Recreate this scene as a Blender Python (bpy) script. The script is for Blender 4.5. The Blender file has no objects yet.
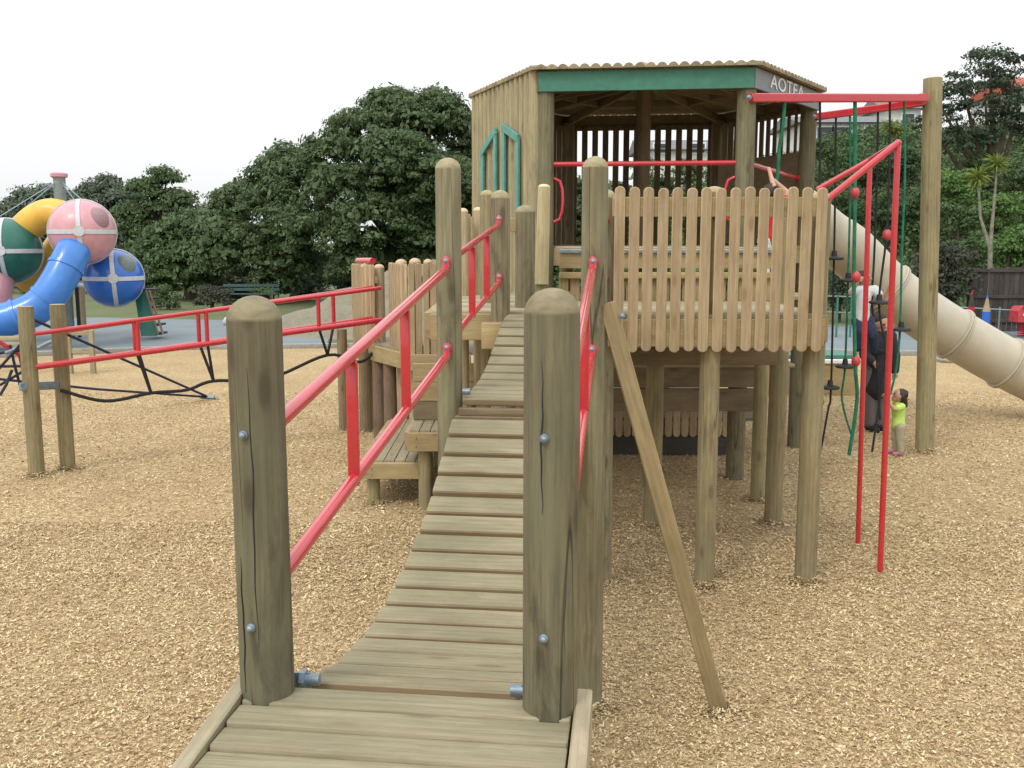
import bpy, bmesh, math, random
import numpy as np
from mathutils import Vector as V, Matrix
random.seed(7); rng = np.random.default_rng(11)
R = math.radians
scn = bpy.context.scene; col = scn.collection
# ------------------------------------------------------------------ camera frame
FL = 1024*35/36; PITCH = R(8.2); EYE = 2.6
cp, sp = math.cos(PITCH), math.sin(PITCH)
def at(x, y, Y):
    a = (x-512)/FL; b = (384-y)/FL; k = Y/(cp+b*sp)
    return V((a*k, Y, EYE+(-sp+b*cp)*k))
def G(x, y, z=0.):
    a = (x-512)/FL; b = (384-y)/FL; k = (z-EYE)/(-sp+b*cp)
    return V((a*k, (cp+b*sp)*k, z))
TH = R(7.0); O0 = V((-.29, 2.6, 0))
def F(u, v, z=0.):
    return V((O0.x+u*math.cos(TH)+v*math.sin(TH), O0.y-u*math.sin(TH)+v*math.cos(TH), z))
UX = V((math.cos(TH), -math.sin(TH), 0)); VY = V((math.sin(TH), math.cos(TH), 0)); UP = V((0, 0, 1))

# ------------------------------------------------------------------ materials
def newmat(name):
    m = bpy.data.materials.new(name); m.use_nodes = True
    nt = m.node_tree; b = nt.nodes['Principled BSDF']
    return m, nt, b
def N(nt, t, **kw):
    n = nt.nodes.new(t)
    for k, v in kw.items():
        if k in n.inputs: n.inputs[k].default_value = v
        else: setattr(n, k, v)
    return n
def mixc(nt, fac, a, b, mode='MIX'):
    n = nt.nodes.new('ShaderNodeMix'); n.data_type = 'RGBA'; n.blend_type = mode
    for i, s in ((0, fac), (6, a), (7, b)):
        if hasattr(s, 'is_linked') or hasattr(s, 'node'): nt.links.new(s, n.inputs[i])
        elif i == 0: n.inputs[0].default_value = s
        else: n.inputs[i].default_value = (*s[:3], 1)
    return n.outputs[2]
def ramp(nt, src, stops):
    n = nt.nodes.new('ShaderNodeValToRGB'); e = n.color_ramp.elements
    while len(e) < len(stops): e.new(.5)
    for i, (p, c) in enumerate(stops):
        e[i].position = p; e[i].color = (*(c if hasattr(c, '__len__') else (c, c, c)), 1)
    nt.links.new(src, n.inputs[0]); return n.outputs[0]
def mapped(nt, src, scale):
    n = nt.nodes.new('ShaderNodeMapping'); n.inputs['Scale'].default_value = scale
    nt.links.new(src, n.inputs[0]); return n.outputs[0]
def noise(nt, vec, scale, detail=4, rough=.55, dist=0):
    n = N(nt, 'ShaderNodeTexNoise', Scale=scale, Detail=detail, Roughness=rough, Distortion=dist)
    nt.links.new(vec, n.inputs['Vector']); return n.outputs['Fac']
def bump(nt, b, h, strength, dist=.01):
    n = N(nt, 'ShaderNodeBump', Strength=strength, Distance=dist)
    nt.links.new(h, n.inputs['Height']); nt.links.new(n.outputs[0], b.inputs['Normal'])

def wood(name, light, dark, knot=(.1, .07, .04), rough=.75, green=.0, crack=.0, stain=.35, bstr=.4, edge=None):
    """treated pine; attribute gc holds the board's own coordinates with z along the grain"""
    m, nt, b = newmat(name); L = nt.links.new
    at_ = N(nt, 'ShaderNodeAttribute', attribute_name='gc'); gc = at_.outputs['Vector']
    geo = N(nt, 'ShaderNodeNewGeometry'); rnd = geo.outputs['Random Per Island']
    fine = noise(nt, mapped(nt, gc, (1, 1, .05)), 90, 5, .6)
    mid = noise(nt, mapped(nt, gc, (1, 1, .10)), 22, 4, .6, .6)
    blot = noise(nt, mapped(nt, gc, (1, 1, .35)), 5, 5, .6)
    c = mixc(nt, ramp(nt, mid, [(.3, 0), (.7, 1)]), dark, light)
    c = mixc(nt, .35, c, mixc(nt, ramp(nt, fine, [(.35, 0), (.65, 1)]), dark, light))
    vf = noise(nt, mapped(nt, gc, (1, 1, .03)), 130, 4, .7)
    c = mixc(nt, ramp(nt, vf, [(.32, .7), (.5, 0)]), c, [x*.55 for x in dark])
    pat = noise(nt, mapped(nt, gc, (1, 1, .4)), 4.6, 6, .7)
    c = mixc(nt, ramp(nt, pat, [(.42, 0), (.66, .8)]), c, [x*.72 for x in dark])
    # ring figure
    wv = N(nt, 'ShaderNodeTexWave', Scale=9, Distortion=3.5, Detail=2, wave_type='BANDS', bands_direction='X')
    wv.inputs['Detail Scale'].default_value = 1.2
    L(mapped(nt, gc, (1, 1, .16)), wv.inputs['Vector'])
    c = mixc(nt, .22, c, mixc(nt, ramp(nt, wv.outputs['Fac'], [(.2, 0), (.9, 1)]), dark, light))
    if green: c = mixc(nt, ramp(nt, blot, [(.42, 0), (.7, green)]), c, (.19, .20, .12))
    # stains
    st = noise(nt, mapped(nt, gc, (1, 1, .3)), 7.3, 6, .65, .5)
    c = mixc(nt, ramp(nt, st, [(.56, 0), (.76, stain)]), c, knot)
    # knots
    vo = N(nt, 'ShaderNodeTexVoronoi', Scale=8, Randomness=1.)
    L(mapped(nt, gc, (1, 1, .34)), vo.inputs['Vector'])
    kn = ramp(nt, vo.outputs['Distance'], [(.10, .9), (.19, .0)])
    c = mixc(nt, kn, c, knot)
    halo = ramp(nt, vo.outputs['Distance'], [(.18, .5), (.42, 0)])
    c = mixc(nt, halo, c, dark)
    # drying cracks
    ck = noise(nt, mapped(nt, gc, (1, 1, .03)), 7, 2, .4)
    ckr0 = ramp(nt, ck, [(.494, 0), (.4985, 1), (.5015, 1), (.506, 0)])
    cap = N(nt, 'ShaderNodeAttribute', attribute_name='cap').outputs['Fac']
    ckm = N(nt, 'ShaderNodeMath', operation='MULTIPLY'); L(ckr0, ckm.inputs[0]); L(ramp(nt, noise(nt, mapped(nt, gc, (1, 1, .35)), 3.1, 2), [(.40, 0), (.5, 1)]), ckm.inputs[1])
    ckc = N(nt, 'ShaderNodeMath', operation='SUBTRACT', use_clamp=True); L(ckm.outputs[0], ckc.inputs[0]); L(cap, ckc.inputs[1]); ckr = ckc.outputs[0]
    capn = noise(nt, mapped(nt, gc, (1, 1, 2.5)), 16, 4, .6, .6)
    capc = mixc(nt, ramp(nt, capn, [(.3, 0), (.66, 1)]), [x*1.5 for x in dark], [min(1, x*1.12) for x in light])
    c = mixc(nt, cap, c, capc)
    if crack:
        mm = N(nt, 'ShaderNodeMath', operation='MULTIPLY'); L(ckr, mm.inputs[0]); mm.inputs[1].default_value = crack
        c = mixc(nt, mm.outputs[0], c, (.03, .025, .018))
    hs = N(nt, 'ShaderNodeHueSaturation', Saturation=.95); L(c, hs.inputs['Color'])
    mr = N(nt, 'ShaderNodeMapRange'); L(rnd, mr.inputs[0]); mr.inputs[3].default_value = .70; mr.inputs[4].default_value = 1.16
    L(mr.outputs[0], hs.inputs['Value'])
    m2 = N(nt, 'ShaderNodeMath', operation='FRACT'); m3 = N(nt, 'ShaderNodeMath', operation='MULTIPLY'); m3.inputs[1].default_value = 7.31
    L(rnd, m3.inputs[0]); L(m3.outputs[0], m2.inputs[0])
    mr2 = N(nt, 'ShaderNodeMapRange'); L(m2.outputs[0], mr2.inputs[0]); mr2.inputs[3].default_value = .486; mr2.inputs[4].default_value = .512
    L(mr2.outputs[0], hs.inputs['Hue'])
    oc = hs.outputs[0]
    if edge:
        sn = N(nt, 'ShaderNodeSeparateXYZ'); L(geo.outputs['True Normal'], sn.inputs[0]); ab = N(nt, 'ShaderNodeMath', operation='ABSOLUTE'); L(sn.outputs[2], ab.inputs[0])
        oc = mixc(nt, ramp(nt, ab.outputs[0], [(.4, .7), (.75, 0)]), oc, edge)
    L(oc, b.inputs['Base Color']); b.inputs['Roughness'].default_value = rough
    b.inputs['Specular IOR Level'].default_value = .25
    ad = N(nt, 'ShaderNodeMath', operation='SUBTRACT'); L(fine, ad.inputs[0]); L(ckr, ad.inputs[1]) if crack else None
    bump(nt, b, ad.outputs[0], bstr, .004)
    return m
def plain(name, c, rough=.5, metal=0, var=.12, coat=0, scale=9, bstr=.08, spec=.5):
    m, nt, b = newmat(name); tc = N(nt, 'ShaderNodeTexCoord')
    n = noise(nt, tc.outputs['Object'], scale, 6, .65)
    k = [max(0, x*(1-var*1.6)) for x in c]; l = [min(1, x*(1+var)) for x in c]
    cc = ramp(nt, n, [(.3, k), (.7, l)]); nt.links.new(cc, b.inputs['Base Color'])
    b.inputs['Roughness'].default_value = rough; b.inputs['Metallic'].default_value = metal
    b.inputs['Coat Weight'].default_value = coat; b.inputs['Specular IOR Level'].default_value = spec
    n2 = noise(nt, tc.outputs['Object'], scale*14, 3, .6)
    rr = N(nt, 'ShaderNodeMapRange'); nt.links.new(n, rr.inputs[0]); rr.inputs[3].default_value = max(.05, rough-.1); rr.inputs[4].default_value = min(1, rough+.15)
    nt.links.new(rr.outputs[0], b.inputs['Roughness'])
    bump(nt, b, n2, bstr, .003)
    return m
def leafmat(name, dark, light, tip=None):
    m, nt, b = newmat(name); L = nt.links.new
    geo = N(nt, 'ShaderNodeNewGeometry'); tc = N(nt, 'ShaderNodeTexCoord')
    c = mixc(nt, geo.outputs['Random Per Island'], dark, light)
    n = noise(nt, tc.outputs['Object'], .55, 3)
    c = mixc(nt, ramp(nt, n, [(.35, 0), (.65, .55)]), c, tip or light)
    L(c, b.inputs['Base Color']); b.inputs['Roughness'].default_value = .55; b.inputs['Specular IOR Level'].default_value = .3
    tr = N(nt, 'ShaderNodeBsdfTranslucent'); L(c, tr.inputs[0])
    mx = N(nt, 'ShaderNodeMixShader'); mx.inputs[0].default_value = .25
    out = nt.nodes['Material Output']; L(b.outputs[0], mx.inputs[1]); L(tr.outputs[0], mx.inputs[2]); L(mx.outputs[0], out.inputs[0])
    return m

M = {}
M['post'] = wood('treated_pine_log', (.295, .25, .145), (.15, .125, .074), (.05, .035, .02), green=.55, crack=.85, stain=.85, bstr=.5)
M['post2'] = wood('treated_pine_pole', (.375, .305, .155), (.22, .175, .09), (.09, .06, .03), green=.5, crack=.6, stain=.6)
M['deck'] = wood('weathered_decking', (.48, .41, .265), (.33, .28, .17), (.15, .11, .055), green=.3, stain=.4, bstr=.5)
M['plank'] = wood('weathered_bridge_plank', (.48, .41, .26), (.33, .28, .16), (.15, .11, .055), green=.3, stain=.45, bstr=.5, edge=(.17, .11, .055))
M['picket'] = wood('pine_picket_board', (.58, .45, .26), (.42, .31, .165), (.25, .13, .05), stain=.5)
M['timber'] = wood('sawn_pine_timber', (.47, .36, .18), (.33, .24, .115), (.2, .12, .05), stain=.45)
M['log'] = wood('pale_peeled_log', (.56, .45, .265), (.39, .30, .165), (.2, .12, .05), green=.3, crack=.4, stain=.5)
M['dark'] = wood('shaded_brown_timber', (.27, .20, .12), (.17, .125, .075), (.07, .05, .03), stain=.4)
M['wlog'] = wood('weathered_wall_log', (.42, .345, .205), (.29, .235, .135), (.14, .09, .045), green=.35, crack=.4, stain=.6)
M['panel'] = wood('brown_plywood_panel', (.34, .25, .15), (.27, .19, .11), (.12, .08, .05), stain=.3)
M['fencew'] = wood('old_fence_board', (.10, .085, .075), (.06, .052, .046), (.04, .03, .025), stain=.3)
M['red'] = plain('red_enamel', (.50, .024, .035), .24, var=.05, coat=.6, scale=5)
M['red2'] = plain('faded_red_plastic', (.52, .06, .07), .4, var=.15)
M['gal'] = plain('galvanised_steel', (.24, .31, .36), .45, .55, var=.25, scale=30)
M['green'] = plain('dark_green_paint', (.045, .185, .125), .5, var=.14)
M['teal'] = plain('teal_paint', (.09, .30, .25), .55, var=.16)
M['slate'] = plain('slate_grey_paint', (.19, .23, .235), .5, var=.12)
M['white'] = plain('white_paint', (.8, .8, .78), .5, var=.05)
M['black'] = plain('black_rubber', (.018, .018, .02), .6, var=.2)
M['navy'] = plain('navy_rope_fibre', (.02, .025, .06), .8, var=.3)
M['blackrope'] = plain('black_rope_fibre', (.02, .02, .022), .85, var=.3)
M['grope'] = plain('green_rope_fibre', (.015, .16, .085), .8, var=.3)
M['beige'] = plain('beige_moulded_plastic', (.47, .43, .33), .42, var=.07, scale=3)
M['blue'] = plain('blue_moulded_plastic', (.05, .21, .62), .3, var=.1, coat=.3, scale=2)
M['dblue'] = plain('deep_blue_moulded_plastic', (.025, .135, .52), .28, var=.1, coat=.4, scale=2)
M['pink'] = plain('faded_pink_plastic', (.60, .30, .33), .35, var=.14, coat=.2, scale=2)
M['gplas'] = plain('green_moulded_plastic', (.02, .14, .10), .35, var=.15, scale=2)
M['yellow'] = plain('yellow_moulded_plastic', (.72, .42, .06), .35, var=.1, scale=2)
M['band'] = plain('pale_grey_band_metal', (.55, .56, .58), .45, var=.1)
M['mast'] = plain('grey_green_mast_paint', (.22, .26, .25), .5, var=.12)
M['pencilb'] = plain('blue_pencil_paint', (.02, .13, .55), .5)
M['skin'] = plain('skin', (.50, .28, .20), .55, var=.05, scale=12)
M['hair'] = plain('dark_brown_hair', (.035, .02, .014), .6, var=.4, scale=40)
M['lime'] = plain('lime_cotton', (.52, .72, .16), .9, var=.06, scale=25)
M['khaki'] = plain('khaki_cotton', (.36, .32, .22), .9, var=.08, scale=25)
M['blackcl'] = plain('black_cloth', (.022, .022, .026), .9, var=.2, scale=25)
M['mauve'] = plain('mauve_cloth', (.34, .22, .24), .9, var=.1, scale=25)
M['greycl'] = plain('grey_cloth', (.14, .12, .12), .9, var=.1, scale=25)
M['whitecl'] = plain('white_cotton', (.66, .70, .72), .9, var=.05, scale=25)
M['denim'] = plain('dark_blue_cloth', (.03, .04, .08), .9, var=.2, scale=25)
M['redcl'] = plain('red_cloth', (.5, .02, .04), .9, var=.1, scale=25)
M['pinkcl'] = plain('pink_shoe', (.45, .17, .25), .7)
M['benchg'] = plain('dull_green_bench_paint', (.05, .11, .095), .6)
M['eye'] = plain('dark_eye', (.02, .014, .01), .3)
M['lip'] = plain('lip', (.40, .13, .11), .5)
M['glass'] = plain('window_glass', (.04, .05, .06), .12, var=.1)
M['wallp'] = plain('pale_render_wall', (.66, .65, .62), .85, var=.05, scale=1.5)
M['roofg'] = plain('grey_roof_tile', (.17, .17, .18), .8, var=.15, scale=3)
M['roofr'] = plain('red_roof_tile', (.38, .09, .055), .8, var=.15, scale=3)
M['bark'] = plain('rough_bark', (.11, .085, .06), .95, var=.35, scale=6, bstr=.6)
M['barkp'] = plain('pale_bark', (.26, .24, .19), .95, var=.3, scale=6, bstr=.5)
M['stone'] = plain('pale_boulder', (.5, .49, .46), .9, var=.2, scale=6, bstr=.4)
M['concrete'] = plain('concrete_kerb', (.30, .29, .26), .9, var=.15, scale=12, bstr=.3)

def ground_mats():
    # wood chips
    m, nt, b = newmat('wood_chip_mulch'); L = nt.links.new; tc = N(nt, 'ShaderNodeTexCoord'); co = tc.outputs['Object']
    nz = N(nt, 'ShaderNodeTexNoise', Scale=6., Detail=2); L(co, nz.inputs['Vector'])
    ds = N(nt, 'ShaderNodeVectorMath', operation='MULTIPLY_ADD'); L(nz.outputs['Color'], ds.inputs[0]); ds.inputs[1].default_value = (.25,)*3; L(co, ds.inputs[2])
    hs = []; cs = []
    for sc, off in (((1, .32, 1), 0), ((.34, 1, 1), 3.7)):
        mp = nt.nodes.new('ShaderNodeMapping'); mp.inputs['Scale'].default_value = sc; mp.inputs['Location'].default_value = (off, off, 0); mp.inputs['Rotation'].default_value = (0, 0, R(27+off*8))
        L(ds.outputs[0], mp.inputs[0])
        vo = N(nt, 'ShaderNodeTexVoronoi', Scale=95.); L(mp.outputs[0], vo.inputs['Vector']); hs.append(vo.outputs['Distance'])
        sep = N(nt, 'ShaderNodeSeparateColor'); L(vo.outputs['Color'], sep.inputs[0]); cs.append(sep.outputs[0])
    sel = ramp(nt, noise(nt, co, 30, 2), [(.46, 0), (.54, 1)])
    cr = [ramp(nt, c_, [(0, (.20, .13, .06)), (.3, (.43, .31, .155)), (.65, (.58, .45, .25)), (1, (.72, .57, .33))]) for c_ in cs]
    c = mixc(nt, sel, cr[0], cr[1]); h = mixc(nt, sel, hs[0], hs[1])
    big = noise(nt, co, .9, 5, .6)
    c = mixc(nt, ramp(nt, big, [(.35, .35), (.62, 0)]), c, (.30, .19, .095))
    c = mixc(nt, ramp(nt, h, [(.45, 0), (.9, .6)]), c, (.12, .075, .035))
    L(c, b.inputs['Base Color']); b.inputs['Roughness'].default_value = .9; b.inputs['Specular IOR Level'].default_value = .15
    inv = N(nt, 'ShaderNodeInvert'); L(h, inv.inputs['Color']); bump(nt, b, inv.outputs[0], .7, .012)
    M['chips'] = m
    m, nt, b = newmat('loose_chip'); geo = N(nt, 'ShaderNodeNewGeometry')
    c = ramp(nt, geo.outputs['Random Per Island'], [(0, (.20, .125, .055)), (.25, (.43, .305, .15)), (.62, (.63, .49, .275)), (1, (.80, .67, .43))])
    tc = N(nt, 'ShaderNodeTexCoord'); bg_ = noise(nt, tc.outputs['Object'], 1.1, 6, .65)
    c = mixc(nt, ramp(nt, bg_, [(.36, .35), (.56, 0)]), c, (.38, .25, .14)); c = mixc(nt, ramp(nt, noise(nt, tc.outputs['Object'], 9, 3, .6), [(.35, .35), (.48, 0)]), c, (.30, .20, .11))
    nt.links.new(c, b.inputs['Base Color']); b.inputs['Roughness'].default_value = .8; b.inputs['Specular IOR Level'].default_value = .2
    M['chip'] = m
    m, nt, b = newmat('mown_grass'); tc = N(nt, 'ShaderNodeTexCoord'); co = tc.outputs['Object']
    n = noise(nt, co, .35, 6, .6); n2 = noise(nt, co, 18, 4, .7)
    c = ramp(nt, n, [(.3, (.075, .105, .035)), (.6, (.13, .15, .06)), (.8, (.19, .18, .09))])
    c = mixc(nt, .35, c, ramp(nt, n2, [(.3, (.05, .07, .02)), (.7, (.19, .2, .09))]))
    nt.links.new(c, b.inputs['Base Color']); b.inputs['Roughness'].default_value = .95; bump(nt, b, n2, .6, .04); M['grass'] = m
    m, nt, b = newmat('blue_grey_rubber_surface'); tc = N(nt, 'ShaderNodeTexCoord'); co = tc.outputs['Object']
    n = noise(nt, co, 1.1, 5, .6); n2 = noise(nt, co, 90, 3, .7)
    c = ramp(nt, n, [(.3, (.13, .165, .175)), (.7, (.185, .22, .23))]); c = mixc(nt, .25, c, ramp(nt, n2, [(.3, (.10, .13, .15)), (.7, (.3, .34, .36))]))
    nt.links.new(c, b.inputs['Base Color']); b.inputs['Roughness'].default_value = .85; bump(nt, b, n2, .3, .004); M['mat'] = m
    m, nt, b = newmat('dry_earth_and_grass'); tc = N(nt, 'ShaderNodeTexCoord'); co = tc.outputs['Object']
    n = noise(nt, co, 1.3, 6, .65); n2 = noise(nt, co, 20, 5, .7)
    c = ramp(nt, n, [(.35, (.17, .145, .10)), (.52, (.23, .205, .15)), (.68, (.13, .15, .06))]); c = mixc(nt, .3, c, ramp(nt, n2, [(.3, (.12, .1, .06)), (.7, (.36, .33, .25))]))
    nt.links.new(c, b.inputs['Base Color']); b.inputs['Roughness'].default_value = .95; bump(nt, b, n2, .6, .03); M['earth'] = m
ground_mats()
LEAF = dict(
    poh=leafmat('dark_glossy_leaf', (.052, .088, .034), (.100, .152, .058), (.122, .17, .072)),
    mid=leafmat('mid_green_leaf', (.052, .092, .032), (.105, .165, .058), (.10, .155, .06)),
    brt=leafmat('bright_green_leaf', (.065, .13, .030), (.14, .25, .06), (.16, .26, .07)),
    grey=leafmat('grey_green_leaf', (.085, .12, .08), (.14, .18, .12), (.15, .19, .13)),
    drk=leafmat('very_dark_leaf', (.030, .052, .026), (.062, .095, .048), (.055, .08, .045)),
    dull=leafmat('brownish_hedge_leaf', (.035, .042, .026), (.072, .08, .048), (.065, .065, .045)),
    yel=leafmat('yellow_green_leaf', (.12, .17, .03), (.24, .30, .07), (.2, .24, .06)))

# ------------------------------------------------------------------ object helpers
def tag(o, label=None, cat=None, group=None, kind=None):
    if label: o['label'] = label
    if cat: o['category'] = cat
    if group: o['group'] = group
    if kind: o['kind'] = kind
    return o
def thing(name, loc, label, cat, group=None):
    o = bpy.data.objects.new(name, None); o.location = loc; o.empty_display_size = .2; col.objects.link(o)
    return tag(o, label, cat, group)
def rootloc(o):
    while o.parent: o = o.parent
    return V(o.location)
def frame(d, up=None):
    d = V(d).normalized(); up = V(up) if up else (V((0, 0, 1)) if abs(d.z) < .95 else V((0, 1, 0)))
    x = up.cross(d)
    if x.length < 1e-5: x = V((1, 0, 0)).cross(d)
    x.normalize(); return x, d.cross(x).normalized(), d
class MB:
    def __init__(s): s.v = []; s.f = []; s.g = []; s.c = []
    def raw(s, vs, fs, gc=None):
        n = len(s.v); off = V((random.uniform(0, 30), random.uniform(0, 30), random.uniform(0, 30)))
        s.v += [V(p) for p in vs]; s.g += [V(p)+off for p in (gc or vs)]; s.f += [tuple(i+n for i in f) for f in fs]; s.c += [0.]*len(vs); return s
    def sweep(s, rings, gcs, caps=True):
        n = len(rings[0]); fs = []
        for i in range(len(rings)-1):
            for j in range(n):
                a, b = i*n+j, i*n+(j+1) % n
                fs.append((a, b, b+n, a+n))
        if caps: fs.append(tuple(range(n))[::-1]); fs.append(tuple((len(rings)-1)*n+j for j in range(n)))
        return s.raw([p for r in rings for p in r], fs, [p for r in gcs for p in r])
    def board(s, p0, p1, w, t, up=None, ch=.004):
        """w across, t along 'up' direction"""
        p0, p1 = V(p0), V(p1); x, y, d = frame(p1-p0, up); Ln = (p1-p0).length
        ch = min(ch, w*.3, t*.3); W, T = w/2, t/2
        cs = [(-W+ch, -T), (W-ch, -T), (W, -T+ch), (W, T-ch), (W-ch, T), (-W+ch, T), (-W, T-ch), (-W, -T+ch)]
        rings = []; gcs = []
        for z, k in ((0, 1-2*ch/max(w, t)), (ch, 1), (Ln-ch, 1), (Ln, 1-2*ch/max(w, t))):
            rings.append([p0+x*(a*k)+y*(b_*k)+d*z for a, b_ in cs]); gcs.append([V((a*k, b_*k, z)) for a, b_ in cs])
        return s.sweep(rings, gcs)
    def box(s, c, sx, sy, sz, rz=0, ch=.004):
        c = V(c); a = V((math.cos(rz), math.sin(rz), 0))
        return s.board(c-a*sx/2, c+a*sx/2, sy, sz, UP, ch)
    def post(s, p0, p1, r, dome=1., n=22, wob=.03, bot=1.03, seg=7):
        p0, p1 = V(p0), V(p1); x, y, d = frame(p1-p0); Ln = (p1-p0).length; rings = []; gcs = []
        ph = [random.uniform(0, 6.28) for _ in range(4)]
        rr = lambda z: r*(bot+(1-bot)*z/Ln)
        zs = [i*(Ln-r*dome*.95)/seg for i in range(seg+1)]; ks = [1.]*len(zs)
        if dome:
            z0 = zs[-1]
            for q in (8, 25, 42, 58, 72, 84): zs.append(z0+math.sin(R(q))*r*dome*.95); ks.append(math.cos(R(q)))
        for z, k in zip(zs, ks):
            ring = []; g = []
            for j in range(n):
                a = 2*math.pi*j/n; q = rr(z)*k*(1+wob*.5*math.sin(2*a+ph[0]+z*.8)+wob*.35*math.sin(3*a+ph[1]-z))
                ring.append(p0+x*(q*math.cos(a))+y*(q*math.sin(a))+d*z); g.append(V((q*math.cos(a), q*math.sin(a), z)))
            rings.append(ring); gcs.append(g)
        s.sweep(rings, gcs)
        if dome:
            k = 6*n
            s.c[-k:] = [1.]*k
        return s
    def tube(s, pts, r, n=12, caps=True, rad=None):
        pts = [V(p) for p in pts]; rings = []; gcs = []; L_ = 0
        x = None
        for i, p in enumerate(pts):
            a = pts[max(0, i-1)]; b_ = pts[min(len(pts)-1, i+1)]; d = (b_-a).normalized()
            if x is None: x, y, _ = frame(d)
            else: x = (x-d*x.dot(d)).normalized(); y = d.cross(x)
            if i: L_ += (p-pts[i-1]).length
            q = rad[i] if rad else r
            rings.append([p+x*(q*math.cos(2*math.pi*j/n))+y*(q*math.sin(2*math.pi*j/n)) for j in range(n)])
            gcs.append([V((q*math.cos(2*math.pi*j/n), q*math.sin(2*math.pi*j/n), L_)) for j in range(n)])
        return s.sweep(rings, gcs, caps)
    def picket(s, c, w, t, z0, z1, nrm):
        """rounded both ends, board face towards nrm; c is the centre in plan"""
        nrm = V(nrm).normalized(); a = UP.cross(nrm).normalized(); W = w/2; pts = []
        e = .85
        for q in range(0, 181, 30): pts.append((W*math.cos(R(q)), z1-W*e+W*e*math.sin(R(q))))
        for q in range(180, 361, 30): pts.append((W*math.cos(R(q)), z0+W*e+W*e*math.sin(R(q))))
        ins = .0045; rings = []; gcs = []
        c2 = V((c[0], c[1], 0)); zc = (z0+z1)/2
        for dd, k in ((-t/2, ins), (-t/2+ins, 0), (t/2-ins, 0), (t/2, ins)):
            rg = []; g = []
            for u, z in pts:
                uu = u*(1-k/W); zz = zc+(z-zc)*(1-k/(zc-z0)); rg.append(c2+a*uu+nrm*dd+UP*zz); g.append(V((uu, dd, zz)))
            rings.append(rg); gcs.append(g)
        return s.sweep(rings, gcs)
    def ball(s, c, rx, ry=None, rz=None, n=20, m=12):
        c = V(c); ry = ry or rx; rz = rz or rx; rings = []
        for i in range(1, m):
            a = math.pi*i/m; rings.append([c+V((rx*math.sin(a)*math.cos(2*math.pi*j/n), ry*math.sin(a)*math.sin(2*math.pi*j/n), -rz*math.cos(a))) for j in range(n)])
        return s.sweep(rings, rings)
    def capsule(s, p0, p1, r0, r1, n=14):
        p0, p1 = V(p0), V(p1); x, y, d = frame(p1-p0); rings = []
        for q in (-80, -50, -20, 0): rings.append((p0+d*r0*math.sin(R(q)), r0*math.cos(R(q))))
        for q in (0, 20, 50, 80): rings.append((p1+d*r1*math.sin(R(q)), r1*math.cos(R(q))))
        rg = [[c+x*(k*math.cos(2*math.pi*j/n))+y*(k*math.sin(2*math.pi*j/n)) for j in range(n)] for c, k in rings]
        return s.sweep(rg, rg)
    def prism(s, poly, ex):
        poly = [V(p) for p in poly]; ex = V(ex); return s.sweep([poly, [p+ex for p in poly]], [poly, [p+ex for p in poly]])
    def bolt(s, p, nrm, r=.014):
        x, y, d = frame(V(nrm)); p = V(p); rg = []
        for h, k in ((-.01, 1.3), (.002, 1.3), (.003, 1.), (.009, .92), (.013, .6), (.0145, .2)):
            rg.append([p+d*h+x*(k*r*math.cos(j*.5236))+y*(k*r*math.sin(j*.5236)) for j in range(12)])
        return s.sweep(rg, rg)
    def build(s, name, mat, parent=None, label=None, smooth=38):
        off = rootloc(parent) if parent else V((0, 0, 0))
        me = bpy.data.meshes.new(name); me.from_pydata([tuple(p-off) for p in s.v], [], s.f)
        a = me.attributes.new('gc', 'FLOAT_VECTOR', 'POINT'); a.data.foreach_set('vector', np.array([tuple(g) for g in s.g], dtype=np.float32).ravel())
        if any(s.c): ca_ = me.attributes.new('cap', 'FLOAT', 'POINT'); ca_.data.foreach_set('value', s.c)
        bm = bmesh.new(); bm.from_mesh(me); bmesh.ops.recalc_face_normals(bm, faces=bm.faces); bm.to_mesh(me); bm.free()
        me.materials.append(M[mat] if isinstance(mat, str) else mat)
        me.shade_smooth(); me.set_sharp_from_angle(angle=R(smooth))
        o = bpy.data.objects.new(name, me); col.objects.link(o)
        if parent: o.parent = parent
        if label: o['label'] = label
        return o
def one(name, mat, parent=None, label=None): # decorator-like shortcut
    return lambda mb: mb.build(name, mat, parent, label)
def struct(o): o['kind'] = 'structure'; return o
def sheet(name, poly, z, mat, sub=0):
    me = bpy.data.meshes.new(name); bm = bmesh.new()
    bm.faces.new([bm.verts.new((x, y, z)) for x, y in poly])
    bm.to_mesh(me); bm.free(); me.materials.append(M[mat]); o = bpy.data.objects.new(name, me); col.objects.link(o); return struct(o)

# ------------------------------------------------------------------ ground
sheet('ground', [(-600, -300), (600, -300), (600, 900), (-600, 900)], -.012, 'grass')
BED = [(-22, -12), (22, -12), (22, 23.2), (8.6, 22.6), (3, 24.2), (-4, 24.3), (-7.6, 23.9), (-22, 17.6)]
sheet('wood_chip_bed', BED, 0, 'chips')
sheet('rubber_surface', [(-40, 10), (-22.2, 17.8), (-7.7, 24.1), (-4.6, 24.5), (-5.2, 28.5), (-8, 32.5), (-14, 34), (-40, 33)], -.004, 'mat')
sheet('rubber_path', [(2.6, 24.45), (8.7, 22.85), (22.4, 23.45), (30, 26), (30, 30.2), (14, 30.4), (3, 31)], -.004, 'mat')
kb = MB()
kp = [(-22, 17.6), (-7.6, 23.9), (-4, 24.3), (3, 24.2), (8.6, 22.6), (22, 23.2)]
for a, b_ in zip(kp, kp[1:]): kb.board((*a, .03), (*b_, .03), .12, .16, UP, .01)
struct(kb.build('kerb_edging', 'concrete'))
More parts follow.
